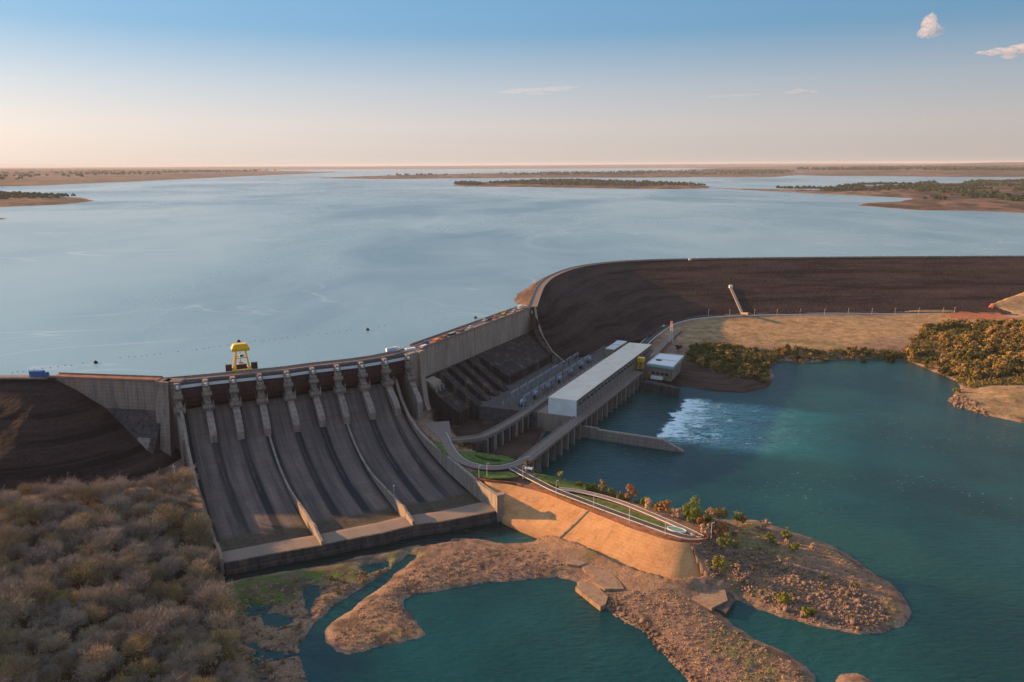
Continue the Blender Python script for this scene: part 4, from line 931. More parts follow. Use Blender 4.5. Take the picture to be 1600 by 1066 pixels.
# ================================================================== PAVED SLOPE, PATHS, LAWNS
N = 40
def rs_n(pts, n):
    pts = [np.array(p, float) for p in pts]; L = np.concatenate([[0], np.cumsum([np.linalg.norm(b-a) for a, b in zip(pts[:-1], pts[1:])])]); t = np.linspace(0, L[-1], n)
    return [np.array([np.interp(q, L, [p[0] for p in pts]), np.interp(q, L, [p[1] for p in pts])]) for q in t]
TT, BB = np.array([tuple(p) for p in apron_top]+[tuple(apron_r[0])]), np.array([tuple(p) for p in apron_toe]+[tuple(apron_r[1])])
LT = np.concatenate([[0], np.cumsum(np.hypot(*(TT[1:]-TT[:-1]).T)+np.hypot(*(BB[1:]-BB[:-1]).T))]); tq = np.linspace(0, LT[-1], N)
tp = [np.array([np.interp(q, LT, TT[:, 0]), np.interp(q, LT, TT[:, 1])]) for q in tq]; bt = [np.array([np.interp(q, LT, BB[:, 0]), np.interp(q, LT, BB[:, 1])]) for q in tq]
vs = []; fs = []
for i in range(N):
    for j in range(13):
        t = j/12; p = tp[i]*(1-t)+bt[i]*t; zt_ = YARD-.1-(.3 if i == N-1 else 0)
        vs.append((p[0], p[1], zt_+(12.2-zt_)*t-.5*math.sin(t*math.pi)))
for i in range(N-1):
    for j in range(12): a = i*13+j; fs.append((a, a+1, a+14, a+13))
base = len(vs)
for i in (0, N-1):
    for j in range(13): x, y, z = vs[i*13+j]; vs.append((x, y, z-9))
for e, i in enumerate((0, N-1)):
    for j in range(12): a = i*13+j; b = base+e*13+j; fs.append((a, b, b+1, a+1) if e == 0 else (a, a+1, b+1, b))
for i in range(N): vs.append((bt[i][0], bt[i][1], 3))
for i in range(N-1): a = i*13+12; b = base+26+i; fs.append((a, b, b+1, a+13))
o = link_mesh('paved_slope', vs, fs, 'apron', None, True); o['kind'] = 'structure'
rs_p = px([(1470, 495), (1500, 489), (1545, 479), (1552, 486), (1568, 494), (1590, 501), (1560, 502), (1500, 499)], 22.5)
P_ = np.array(rs_p); gx = np.arange(P_[:, 0].min(), P_[:, 0].max(), 3.); gy = np.arange(P_[:, 1].min(), P_[:, 1].max(), 3.); GX, GY = np.meshgrid(gx, gy)
ins_ = sdf(GX, GY, rs_p)+fbm(GX, GY, 18, 3, 5)*12; zz_ = np.maximum(np.maximum(height(GX, GY, False), np.where(sdf(GX, GY, abut) > -1, embR(GX, GY)+1.6, 0)), 22.4)
o = grid_mesh('soil', gx, gy, zz_+.35, 'red_earth', ins_ > 0); o['kind'] = 'structure'
# drain channel down the slope
root = thing('slope_drain', (0, 0, 0), 'narrow raised drain running down the orange paved slope', 'drain')
m = MB(); i = int(np.argmin([np.hypot(*(p-TT[3])) for p in tp])); a, b = tp[i], bt[i]; 
pl = [a+(b-a)*j/12 for j in range(13)]; zf = {tuple(np.round(p, 6)): YARD+.25+(12.4-YARD)*j/12-.5*math.sin(j/12*math.pi) for j, p in enumerate(pl)}
t = unit(b-a); nn_ = np.array([t[1], -t[0]])*.45; vs = []; fs = []
for j, p in enumerate(pl):
    z = YARD+.3+(12.5-YARD)*j/12-.5*math.sin(j/12*math.pi); vs += [(*(p-nn_), z-1), (*(p-nn_), z), (*(p+nn_), z), (*(p+nn_), z-1)]
for j in range(12):
    for q in range(3): fs.append((4*j+q, 4*j+q+1, 4*j+5+q, 4*j+4+q))
m.add(vs, fs); m.build('channel', 'concrete', root)
def flat(name, poly_px, z, mat, kind='structure', up_=.0, world=False):
    P = poly_px if world else px(poly_px, z); m = MB(); m.prism(P, z-.6, z+up_); o = m.build(name, mat)
    if kind: o['kind'] = kind
    return o
def path(name, pts_px, width, z, mat, kerb=None, world=False, it=2):
    P = smooth_line([np.array(p) for p in (pts_px if world else px(pts_px, z))], it)
    m = MB(); m.strip(offset(P, -width/2), offset(P, width/2), z, .4); o = m.build(name, mat); o['kind'] = 'structure'
    if kerb:
        m = MB()
        for s in kerb: m.strip(offset(P, s*width/2-.13), offset(P, s*width/2+.13), z+.18, .5)
        o2 = m.build('kerb', 'off_white'); o2['kind'] = 'structure'
    return P
flat('plaza', [(662, 661), (702, 658), (706, 690), (690, 690)], YARD, 'path', up_=.12)
path('path', [(690, 676), (697, 690), (703, 703), (716, 718), (740, 728), (770, 732), (800, 728), (822, 718), (833, 715)], 6.5, YARD+.20, 'path', (-1,))
path('path', [(800, 731), (820, 742), (840, 752), (865, 765), (900, 778), (945, 795), (1000, 815), (1050, 833), (1078, 840.5), (1096, 839)], 4.2, YARD+.22, 'asphalt', (-1, 1))
path('path', [(872, 763), (905, 767), (940, 775), (975, 786), (1010, 800), (1045, 815), (1075, 828), (1096, 839)], 3.4, YARD+.17, 'path', (-1, 1))
flat('lawn', [(875, 770), (905, 773), (940, 782), (975, 794), (1010, 807), (1042, 821), (1060, 830), (1040, 829), (1000, 815), (950, 797), (910, 783)], YARD, 'lawn', up_=.14)
flat('lawn', [(716, 706), (735, 706), (760, 709), (790, 713), (805, 718), (795, 725), (770, 727), (745, 724), (722, 715)], YARD, 'lawn', up_=.14)
flat('lawn', [(738, 735), (765, 738), (795, 738), (812, 744), (795, 747), (765, 748), (742, 743)], YARD, 'lawn', up_=.14)
flat('lawn', [(833, 739), (850, 742), (890, 752), (925, 762), (915, 766), (880, 761), (850, 752)], YARD, 'lawn', up_=.14)
flat('lawn', [(678, 690), (690, 693), (700, 712), (690, 706)], YARD, 'lawn', up_=.14)
root = thing('garden_hedge', (*A2(755, 716.5, YARD), YARD), 'dark curved clipped hedge on the small round lawn', 'hedge'); 
hp = smooth_line([A2(a, b, YARD)-A2(755, 716.5, YARD) for a, b in [(744, 713), (755, 718), (770, 720.5), (783, 721)]], 2)
m = MB(); m.strip(offset(hp, -.7), offset(hp, .7), 1.0, 1.0); m.build('hedge_body', 'dark_leaf', root)
# low brown boundary wall along the top of the paved slope
root = thing('slope_parapet', (0, 0, 0), 'low brown wall with white top along the head of the orange paved slope', 'wall')
P = smooth_line([np.array(p) for p in px([(745, 748), (765, 753), (800, 755), (830, 763), (870, 777), (930, 800), (985, 822), (1040, 840), (1072, 847), (1100, 846), (1110, 838)], YARD)], 1)
m = MB(); m.strip(offset(P, -.25), offset(P, .25), YARD+1.0, 1.3); m.build('wall_body', 'red_soil', root)
# lower road behind the powerhouse and its kerbs
m = MB(); m.strip(offset(road_low, -4), offset(road_low, 4), 22.35, 1.0); o = m.build('road', 'asphalt'); o['kind'] = 'structure'
m = MB()
for s in (-4.3, 4.0): m.strip(offset(road_low, s), offset(road_low, s+.35), 22.6, 1.2)
o = m.build('kerb', 'white'); o['kind'] = 'structure'
path('road', [(997, 577), (1012, 563), (1030, 545), (1045, 530), (1062, 515)], 6, 22.6, 'path')
# concrete remains at the foot of the paved slope
def slab(label, poly, z, zb=9, mat='shore_concrete', name='concrete_slab'):
    P = px(poly, z); c = np.mean(P, 0); r = thing(name, (c[0], c[1], zb), label, 'concrete slab', 'old concrete slabs below the paved slope')
    m = MB(); m.prism([(p[0]-c[0], p[1]-c[1]) for p in P], 0, z-zb); m.build('slab', mat, r)
slab('pale concrete step nearest the pond at the foot of the paved slope', [(884, 872), (908, 874), (916, 880), (905, 884), (886, 881)], 13.4)
slab('notched concrete slab between paved slope and pond, right of the pale step', [(906, 882), (925, 876), (944, 884), (952, 893), (968, 908), (975, 920), (945, 920), (925, 908), (930, 900), (915, 893)], 13.0)
slab('long thin concrete edge slab along the pond shore', [(899, 917), (912, 910), (935, 918), (950, 932), (946, 944), (938, 948), (925, 938)], 12.3)
slab('large flat concrete apron slab at the right foot of the paved slope', [(1052, 921), (1100, 917), (1133, 922), (1137, 938), (1112, 950), (1085, 938)], 13.2, 8)
slab('curved brown slab under the middle of the paved slope', [(955, 888), (1010, 907), (1050, 920), (1000, 921), (972, 912)], 12.7, 9, 'apron')
slab('sloping dark concrete block at the edge of the inlet', [(1139, 924), (1148, 932), (1146, 940), (1135, 957), (1116, 951)], 12.3, 7, 'concrete_dark')
# ================================================================== MACHINES, VEHICLES, SMALL STRUCTURES
def crane(loc_, rz):
    r = thing('gantry_crane', loc_, 'tall yellow gantry crane with splayed legs and hoist house, standing on the spillway crest', 'crane', rz=rz)
    W_, D_ = 3.9, 3.4
    for sx in (-1, 1):
        for sy in (-1, 1):
            m = MB(); m.tube((sx*W_, sy*D_, .8), (sx*2.3, sy*2.2, 12.8), .60, .5, 4); m.build('leg', 'yellow', r)
    for sy in (-1, 1):
        m = MB(); m.box((0, sy*D_, .8), (4.9, .5, .55)); m.build('sill_beam', 'yellow', r)
        m = MB(); m.box((0, sy*2.5, 8.6), (2.9, .25, .3)); m.build('cross_beam', 'yellow', r)
    for sx in (-1, 1):
        m = MB(); m.box((sx*3.3, 0, 1.6), (.35, D_, .35)); m.build('end_beam', 'yellow', r)
        for sy in (-1, 1): m = MB(); m.tube((sx*4.2, sy*D_-.4, .1), (sx*4.2, sy*D_+.4, .1), .5, n=10); m.build('wheel', 'dark_steel', r)
    m = MB(); m.hexa([(-4.2, -2.9, 12.8), (4.2, -2.9, 12.8), (4.2, 2.9, 12.8), (-4.2, 2.9, 12.8)], [(-4.5, -3.2, 14.2), (4.5, -3.2, 14.2), (4.5, 3.2, 14.2), (-4.5, 3.2, 14.2)])
    m.hexa([(-4.5, -3.2, 14.21), (4.5, -3.2, 14.21), (4.5, 3.2, 14.21), (-4.5, 3.2, 14.21)], [(-3.3, -2.6, 16.9), (3.3, -2.6, 16.9), (3.3, 2.6, 16.9), (-3.3, 2.6, 16.9)]); m.build('hoist_house', 'yellow', r)
    m = MB(); m.box((0, 0, 17.05), (2.9, 2.3, .15)); m.build('roof', 'yellow', r)
    m = MB(); m.box((.2, -2.4, 9.8), (1.0, .7, 1.1)); c = m.build('operator_cab', 'white', r)
    m = MB(); m.box((.2, -3.13, 10.0), (.8, .03, .5)); m.build('window', 'glass', c)
    m = MB(); m.tube((-.3, 0, 12), (-.3, 0, 5.2), .12); m.build('hoist_rope', 'dark_steel', r)
    m = MB(); m.box((-.3, 0, 5.0), (1.2, .4, .4)); m.build('lifting_beam', 'orange', r)
    m = MB(); m.tube((-2.9, -3.0, .9), (-2.2, -2.9, 12), .12, n=4); m.build('ladder', 'yellow', r)
    return r
cp_ = A2(378, 577.5, 70); dcr = unit(PIER[4]-PIER[1]); rzc = math.atan2(dcr[1], dcr[0])
crane((cp_[0], cp_[1], 69.5), rzc).scale = (1.35, 1.15, 1.12)
for s, lab in ((-1, 'dark navy stoplog stack with yellow rails on the left of the yellow crane'), (1, 'dark navy stoplog stack with yellow rails on the right of the yellow crane')):
    c = cp_+dcr*s*8.6; nn_ = np.array([-dcr[1], dcr[0]])
    r = thing('stoplog_rack', (c[0]+nn_[0]*1.2, c[1]+nn_[1]*1.2, 69.5), lab, 'rack', 'stoplog racks at the crane', rzc)
    m = MB(); m.box((0, 0, 2.3), (2.1, 1.2, 2.3)); m.build('stoplog', 'dark_steel', r)
    m = MB(); m.box((0, -1.25, 5.2), (2.2, .06, .08)); m.box((s*2.1, -1.25, 5.3), (.12, .1, 1.4)); m.build('rail', 'yellow', r)
c = cp_+np.array([-dcr[1], dcr[0]])*2.6
r = thing('crane_grab', (c[0], c[1], 69.5), 'pale grey lifting frame parked between the legs of the yellow crane', 'frame', rz=rzc)
m = MB(); m.box((0, 0, 2.0), (3.6, .6, 1.7)); m.build('frame_body', 'dark_steel', r); m = MB(); m.hexa([(-2.4, -.5, 3.7), (2.4, -.5, 3.7), (2.4, .5, 3.7), (-2.4, .5, 3.7)], [(-1.6, -.4, 4.9), (1.6, -.4, 4.9), (1.6, .4, 4.9), (-1.6, .4, 4.9)]); m.build('cap', 'girder', r)

# small yellow gantry on the tailrace deck
p = A2(1001.5, 576, 24.6)
r = thing('deck_gantry', (p[0], p[1], BZ+.1), 'small yellow gantry crane on the tailrace deck beside the far end of the powerhouse', 'crane', rz=math.atan2(n_ph[1], n_ph[0]))
for sx in (-1, 1):
    for sy in (-1, 1): m = MB(); m.tube((sx*2.6, sy*1.9, 0), (sx*1.9, sy*1.4, 7.4), .42, .38, 4); m.build('leg', 'yellow', r)
m = MB(); m.box((0, 0, 9.2), (3.1, 2.2, 1.9)); hh = m.build('hoist_house', 'yellow', r)
m = MB(); m.box((-1.1, -2.22, 9.3), (.5, .04, .5)); m.build('window', 'glass', hh)
m = MB(); m.box((1.1, -2.22, 9.3), (.5, .04, .5)); m.build('window', 'glass', hh)
m = MB(); m.box((0, -1.7, 4.0), (2.3, .15, .2)); m.build('cross_beam', 'yellow', r)

# lattice tower beside the lower road
def lattice(name, loc_, h, w0, w1, mat, label, cat, group=None, segs=7, rz=0):
    r = thing(name, loc_, label, cat, group, rz); 
    cs = [(-1, -1), (1, -1), (1, 1), (-1, 1)]
    m = MB()
    f = lambda t: w0+(w1-w0)*min(1, t*1.25)
    for a, b in cs:
        m.tube((a*w0, b*w0, 0), (a*f(.4), b*f(.4), h*.4), .16, .14, 4); m.tube((a*f(.4), b*f(.4), h*.4), (a*w1, b*w1, h), .14, .1, 4)
    for k in range(segs):
        t0, t1 = k/segs, (k+1)/segs
        for i in range(4):
            a, b = cs[i], cs[(i+1) % 4]
            m.tube((a[0]*f(t0), a[1]*f(t0), h*t0), (b[0]*f(t1), b[1]*f(t1), h*t1), .08, n=3); m.tube((b[0]*f(t0), b[1]*f(t0), h*t0), (a[0]*f(t1), a[1]*f(t1), h*t1), .08, n=3)
            m.tube((a[0]*f(t1), a[1]*f(t1), h*t1), (b[0]*f(t1), b[1]*f(t1), h*t1), .08, n=3)
    m.build('lattice_mast', mat, r); return r
p = A2(1048.5, 535, 22.4)
r = lattice('lattice_tower', (p[0], p[1], 22.2), 22, 2.2, .9, 'off_white', 'pale steel lattice tower beside the curving lower road', 'tower')
m = MB(); m.box((0, 0, 22.4), (1.4, 1.4, .3)); m.build('platform', 'orange', r)
m = MB(); m.tube((0, 0, 22.6), (0, 0, 25), .12); m.build('antenna', 'orange', r)

# transformers
def transformer(loc_, rz, label=None, grp=None):
    r = thing('transformer', loc_, label, 'transformer', grp, rz)
    m = MB(); m.box((0, 0, 1.7), (2.6, 1.5, 1.7)); m.build('tank', 'grey_steel', r)
    for s in (-1, 1): m = MB(); m.box((s*3.2, 0, 1.6), (.45, 1.3, 1.3)); m.build('radiator', 'dark_steel', r)
    for k in (-1.5, 1.6): m = MB(); m.ball((k, 0, 4.5), 1.15, 8, 6, (1, 1, 1.25)); m.build('bushing', 'pale_blue', r)
    m = MB(); m.tube((-2.2, .9, 4.0), (2.2, .9, 4.0), .5, n=8); m.build('conservator', 'grey_steel', r); return r
tp_px = [(816, 629.5), (837, 617), (857, 604.5), (875, 593), (892, 582), (909.5, 571), (921, 562.5)]
ordw = ['nearest', 'second', 'third', 'fourth', 'fifth', 'sixth', 'seventh and farthest']
rz_ = math.atan2(d_ph[1], d_ph[0]); t0 = None
for k, (a, b) in enumerate(tp_px):
    p = A2(a, b+1.5, 25.5); lab = 'grey transformer with pale blue bushings behind the powerhouse, '+ordw[k]+' in the row'
    if t0 is None: t0 = transformer((p[0], p[1], 23.7), rz_, lab, 'transformers behind the powerhouse')
    else: dup(t0, (p[0], p[1], 23.7), rz_, lab)
# busbar gantries of the switchyard
def portal():
    r = thing('busbar_gantry', (0, 0, 0), 'grey steel busbar gantry standing in the switchyard behind the powerhouse', 'gantry', 'busbar gantries in the switchyard')
    for s in (-1, 1):
        m = MB()
        for a, b in ((-1, -1), (1, -1), (1, 1), (-1, 1)): m.tube((s*6+a*.5, b*.5, 0), (s*6+a*.35, b*.35, 11.5), .12, n=3)
        for k in range(6): m.tube((s*6-.45, -.45, k*1.9), (s*6+.4, -.4, k*1.9+1.9), .07, n=3); m.tube((s*6+.45, .45, k*1.9), (s*6-.4, .4, k*1.9+1.9), .07, n=3)
        m.build('leg', 'grey_steel', r)
    m = MB(); m.box((0, 0, 11.2), (7.2, .22, .12)); m.box((0, 0, 12.1), (7.2, .22, .12))
    for k in range(12): m.tube((-7+k*1.2, 0, 11.2), (-6.4+k*1.2, 0, 12.1), .08, n=3)
    m.build('beam', 'grey_steel', r)
    for k in (-4, 0, 4): m = MB(); m.tube((k, 0, 11), (k, 0, 9.3), .16, .1, 5); m.build('insulator', 'pale_blue', r)
    return r
pr = None
def yz(p): return 23.7
for j, b in enumerate((-20, -33)):
    for k in range(9):
        p = PP(4+k*17+j*6, -Wd+b); z = 23.7
        if pr is None: pr = portal(); pr.location = (p[0], p[1], z); pr.rotation_euler.z = rz_
        else: dup(pr, (p[0], p[1], z), rz_)
r = thing('insulator_post', (0, 0, 0), 'slim post insulator on a steel stand in the switchyard', 'insulator', 'post insulators in the switchyard')
m = MB(); m.tube((0, 0, 0), (0, 0, 3.0), .2, .16, 4); m.build('stand', 'grey_steel', r); m = MB(); m.tube((0, 0, 3), (0, 0, 5.4), .3, .2, 6); m.build('insulator', 'pale_blue', r)
first = True
for j, b in enumerate((-15, -25.5, -38)):
    for k in range(16):
        p = PP(k*9.6+(j % 2)*4, -Wd+b+random.uniform(-1, 1))
        if first: r.location = (p[0], p[1], 23.7); first = False
        else: dup(r, (p[0], p[1], 23.7))

# vehicles
def car(loc_, rz, mat, label, name='parked_car', cat='car', big=1.0, grp=None, box=False):
    r = thing(name, loc_, label, cat, grp, rz)
    s = big
    if box:   # box truck
        m = MB(); m.box((-.9*s, 0, 1.95*s), (2.7*s, 1.15*s, 1.25*s)); m.build('cargo_box', mat, r)
        m = MB(); m.hexa([(1.9*s, -1.05*s, .6*s), (3.7*s, -1.05*s, .6*s), (3.7*s, 1.05*s, .6*s), (1.9*s, 1.05*s, .6*s)], [(1.9*s, -1*s, 2.4*s), (3.3*s, -1*s, 2.4*s), (3.3*s, 1*s, 2.4*s), (1.9*s, 1*s, 2.4*s)]); c = m.build('cab', mat, r)
        m = MB(); m.box((3.56*s, 0, 1.9*s), (.05, .85*s, .35*s)); m.build('windscreen', 'glass', c)
        wx = (-2.4, 2.6)
    else:
        m = MB(); m.box((0, 0, .75*s), (2.1*s, .88*s, .35*s)); m.build('body', mat, r)
        m = MB(); m.hexa([(-1.7*s, -.82*s, 1.1*s), (1.0*s, -.82*s, 1.1*s), (1.0*s, .82*s, 1.1*s), (-1.7*s, .82*s, 1.1*s)], [(-1.4*s, -.7*s, 1.62*s), (.4*s, -.7*s, 1.62*s), (.4*s, .7*s, 1.62*s), (-1.4*s, .7*s, 1.62*s)]); c = m.build('cabin', 'glass', r)
        m = MB(); m.box((-.5*s, 0, 1.66*s), (.95*s, .7*s, .04*s)); m.build('roof', mat, c); wx = (-1.3, 1.3)
    for x in wx:
        for y in (-.9, .9): m = MB(); m.tube((x*s, (y-.12)*s, .38*s), (x*s, (y+.12)*s, .38*s), .38*s, n=10); m.build('wheel', 'rubber', r)
    return r
rzi = math.atan2(d_int[1], d_int[0]); rzs = math.atan2(d_spill[1], d_spill[0])
def onc(a, b, z=69.4): q = A2(a, b, z+1); return (q[0], q[1], z)
CZ = 70.45
car(onc(62, 588.5, 70.0), 0.05, 'blue', 'blue box truck parked on the left embankment crest', 'parked_truck', 'truck', 1.6, None, True)
car(onc(735, 511.5, CZ), rzi, 'white', 'white car parked alone in the middle of the intake crest', big=1.35)
car(onc(757.5, 500.5, CZ), rzi, 'white', 'white car next to dark machines on the intake crest', big=1.35)
car(onc(803, 486, CZ), rzi, 'white', 'small white car left of the white box truck on the intake crest', big=1.3)
car(onc(813, 481.5, CZ), rzi, 'white', 'white box truck at the right end of the intake crest', 'parked_truck', 'truck', 1.25, None, True)
car(onc(821.5, 480, CZ), rzi, 'off_white', 'cream car at the far right end of the intake crest', big=1.35)
car(onc(611, 548.5), rzs+.1, 'pale_blue', 'pale blue van left of the white van near the last gate', 'parked_van', 'van', 1.1, None, True)
car(onc(617.5, 547), rzs+.1, 'white', 'white van beside the orange skip near the last gate', 'parked_van', 'van', 1.1, None, True)
car(onc(665, 535.5, CZ), rzi, 'blue', 'dark blue car at the left end of the intake crest', big=1.5)
car(tuple(A2(1037, 510, 23))+(22.4,), math.atan2(*(road_low[14]-road_low[10])[::-1]), 'white', 'white car driving on the lower road near the lattice tower', big=1.35)
car(tuple(A2(774, 496, 71))+(CZ,), rzi, 'orange', 'orange car between dark machines on the intake crest', big=1.3)
def crate(loc_, rz, mat, d, label, name='container', cat='container', lid='grey_steel'):
    r = thing(name, loc_, label, cat, rz=rz); m = MB(); m.box((0, 0, d[2]), d); m.build('body', mat, r); m = MB(); m.box((0, 0, d[2]*2+.1), (d[0]*1.03, d[1]*1.03, .1)); m.build('lid', lid, r); return r
crate(onc(622, 545.5), rzs, 'orange', (1.4, 1.3, 1.1), 'small orange skip beside the white van near the last gate', 'skip', 'skip', 'yellow')
crate(onc(641, 546, 69.4), rzs+.15, 'white', (4.2, 1.5, 1.0), 'long white tent roof above the last spillway pier', 'tent', 'tent', 'white')
crate(onc(662, 540.5, 69.7), rzi, 'white', (3.2, 1.2, .7), 'white flat shelter at the corner where spillway meets intake crest', 'shelter', 'shelter', 'white')
crate(onc(682, 531, CZ), rzi, 'orange', (3.6, 1.6, .8), 'heap under an orange tarpaulin on the intake crest', 'covered_pile', 'pile', 'orange')
crate(onc(694, 526.5, CZ), rzi, 'wood', (2.5, 1.6, .9), 'brown stack of timber right of the orange tarpaulin', 'timber_stack', 'timber', 'red_soil')
crate(onc(706, 522, CZ), rzi, 'dark_steel', (4.4, 1.6, 1.0), 'dark steel container right of the brown timber stack', 'container', 'container')
crate(onc(720, 516, CZ), rzi, 'wood', (4.0, 1.4, .7), 'brown open stack of formwork left of the lone white car', 'formwork_stack', 'stack', 'wood')
crate(onc(765, 499, CZ), rzi, 'dark_steel', (2.0, 1.3, 1.0), 'small dark generator between the white and the orange car', 'generator', 'generator', 'dark_steel')
crate((*A2(1078, 406.5, 71), 70.6), 0, 'white', (1.8, 1.6, 1.3), 'tiny white hut on the crest of the long embankment', 'hut', 'hut', 'off_white')
# excavator
p = onc(787, 491, CZ); r = thing('excavator', p, 'yellow excavator with raised arm on the intake crest', 'excavator', rz=rzi)
for s in (-1, 1): m = MB(); m.box((0, s*1.2, .5), (2.2, .35, .45)); m.build('track', 'rubber', r)
m = MB(); m.box((-.3, 0, 1.7), (1.9, 1.3, .7)); m.build('body', 'yellow', r)
m = MB(); m.box((.6, .7, 2.6), (.7, .5, .8)); m.build('cab', 'glass', r)
m = MB(); m.tube((1.2, -.2, 1.8), (3.8, -.2, 4.2), .3, .25, 4); m.tube((3.8, -.2, 4.2), (5.4, -.2, 2.0), .24, .2, 4); m.build('arm', 'yellow', r)
m = MB(); m.box((5.5, -.2, 1.6), (.5, .6, .5)); m.build('bucket', 'dark_steel', r)
# flag pole and lamp on the crest
def lamp_post(h, arm, label, grp=None, name='lamp_post', mat='white', cat='lamp post'):
    r = thing(name, (0, 0, 0), label, cat, grp)
    m = MB(); m.tube((0, 0, 0), (0, 0, h), .16, .10, 6); m.build('pole', mat, r)
    m = MB(); m.tube((0, 0, h), (arm, 0, h+.25), .09, n=4); m.build('arm', mat, r)
    m = MB(); m.hexa([(arm-.3, -.2, h+.1), (arm+.7, -.2, h+.15), (arm+.7, .2, h+.15), (arm-.3, .2, h+.1)], [(arm-.3, -.15, h+.35), (arm+.6, -.12, h+.35), (arm+.6, .12, h+.35), (arm-.3, .15, h+.35)]); m.build('lamp_head', 'off_white', r); return r
GL = [(748.5, 749, 'lamp post by the lowest lawn, leftmost of the garden lamps'), (761, 745, 'lamp post on the lower lawn edge, second garden lamp from the left'),
      (817, 748.5, 'lamp post where the garden road leaves the bridge loop'), (869, 773.5, 'lamp post at the fork of the garden roads'),
      (927.5, 796, 'lamp post above the drain of the orange paved slope'), (983, 817.5, 'lamp post along the slope parapet between drain and fountain'),
      (1039, 839, 'lamp post in front of the small fountain'), (1111, 842, 'lamp post at the tip of the garden road under the orange trees')]
g0 = None
for a, b, lab in GL:
    p = A2(a, b, YARD)
    if g0 is None: g0 = lamp_post(8.5, .8, lab, 'garden lamp posts'); g0.location = (p[0], p[1], YARD)
    else: dup(g0, (p[0], p[1], YARD), random.uniform(-.4, .4), lab)
FL = [(1106.8, 494), (1140, 494), (1178.8, 493.5), (1214, 493.5), (1250, 493), (1288, 493), (1325, 492.5), (1362, 492), (1398, 491.5), (1435, 491), (1473, 491), (1491, 490)]
on = ['first', 'second', 'third', 'fourth', 'fifth', 'sixth', 'seventh', 'eighth', 'ninth', 'tenth', 'eleventh', 'twelfth', 'thirteenth', 'fourteenth']
g1_ = None
for k, (a, b) in enumerate(FL):
    p = A2(a, b, 22.3); lab = 'lamp post on the road under the long embankment, '+on[k]+' after the lattice tower'
    if g1_ is None: g1_ = lamp_post(8, 1.0, lab, 'lamp posts along the lower road'); g1_.location = (p[0], p[1], 22.3)
    else: dup(g1_, (p[0], p[1], 22.3), -1.5, lab)
PL = [(1207, 503), (1249, 503), (1288, 502), (1327, 502), (1367, 501), (1407, 500), (1448, 499), (1514, 501), (1555, 500)]
g2 = None
for k, (a, b) in enumerate(PL):
    p = A2(a, b, 20.5); z = max(H1(*p)-.2, 19); lab = 'wooden pole at the edge of the dry field below the road, '+on[k]+' from the left'
    if g2 is None: g2 = lamp_post(6.5, .8, lab, 'poles along the dry field', 'power_pole', 'wood', 'pole'); g2.location = (p[0], p[1], z)
    else: dup(g2, (p[0], p[1], z), .5, lab)
g3 = None
for k in range(12):
    p = A2(985+k*52, 406.8-min(k, 3)*.8-k*.15, 71)
    q = min((tuple(c) for c in offset(RCREST, 3.4)), key=lambda c: abs(c[0]-p[0])+abs(c[1]-p[1])*.2)
    lab = 'short white lamp on the long embankment crest, '+on[k]+' from the left'
    if g3 is None: g3 = lamp_post(3.4, .6, lab, 'lamps on the embankment crest', 'crest_lamp'); g3.location = (p[0], p[1], 70.6)
    else: dup(g3, (p[0], q[1], 70.6), 0, lab)
p = A2(637, 548, 70); r = thing('flag_pole', (p[0], p[1], 69.5), 'thin white pole beside the long white tent', 'pole'); m = MB(); m.tube((0, 0, 0), (0, 0, 7), .16, .1); m.build('pole', 'white', r); m = MB(); m.ball((0, 0, 7.2), .3); m.build('finial', 'white', r)
# information board
p = A2(826, 737, YARD); r = thing('notice_board', (p[0], p[1], YARD), 'small white notice board beside the garden road at the end of the tailrace deck', 'board', rz=-.35)
for s in (-1, 1): m = MB(); m.tube((s*1.8, 0, 0), (s*1.8, 0, 2.2), .12, n=5); m.build('post', 'white', r)
m = MB(); m.hexa([(-2.6, -1.0, 1.8), (2.6, -1.0, 1.8), (2.6, 1.0, 2.6), (-2.6, 1.0, 2.6)], [(-2.6, -1.1, 2.0), (2.6, -1.1, 2.0), (2.6, .9, 2.8), (-2.6, .9, 2.8)]); m.build('panel', 'white', r)
# fountain basin at the tip of the lawn
p = A2(1057, 829, YARD); r = thing('fountain', (p[0], p[1], YARD+.1), 'small pale green fountain basin at the tip of the garden lawn', 'fountain', rz=-.5)
m = MB(); K = 20
def ell(a, b, z): return [(a*math.cos(2*math.pi*i/K), b*math.sin(2*math.pi*i/K), z) for i in range(K)]
for (a, b, z0_), (a2, b2, z1_) in (((5.2, 2.7, 0), (5.2, 2.7, .7)), ((5.2, 2.7, .7), (4.8, 2.3, .7)), ((4.8, 2.3, .7), (4.8, 2.3, .3))):
    m.add(ell(a, b, z0_)+ell(a2, b2, z1_), [(i, (i+1) % K, K+(i+1) % K, K+i) for i in range(K)])
m.build('basin', 'white', r); m = MB(); m.add(ell(4.8, 2.3, .45), [tuple(range(K))]); m.build('basin_water', 'pool', r)
# gate light structures under the left buttress
p = A2(273, 744, 24); r = thing('substation_post', (p[0], p[1], 21), 'thin white post with crossarm at the foot of the left buttress', 'post')
m = MB(); m.tube((0, 0, 0), (0, 0, 11), .2, .14); m.build('pole', 'white', r); m = MB(); m.box((0, 0, 9), (1.4, .1, .1)); m.build('crossarm', 'white', r)
for k, (a, b) in enumerate(((285, 752), (294, 776))):
    p = A2(a, b, 24); r = crate((p[0], p[1], H1(*p)), 0.4, 'off_white', (1.6, 1.2, .8), ('upper', 'lower')[k]+' of two small pale huts beside the left training wall', 'hut', 'hut', 'white')
r = thing('gauge_steps', (*A2(62, 598, 66), 60), 'small pale flight of steps on the left embankment below the blue truck', 'steps')
a, b = A2(66, 594, 69), A2(55, 605, 64); m = MB(); t = unit(b-a); nn_ = np.array([-t[1], t[0]])*1.2
P4 = [a-nn_, b-nn_, b+nn_, a+nn_]; L0 = np.array(r.location)
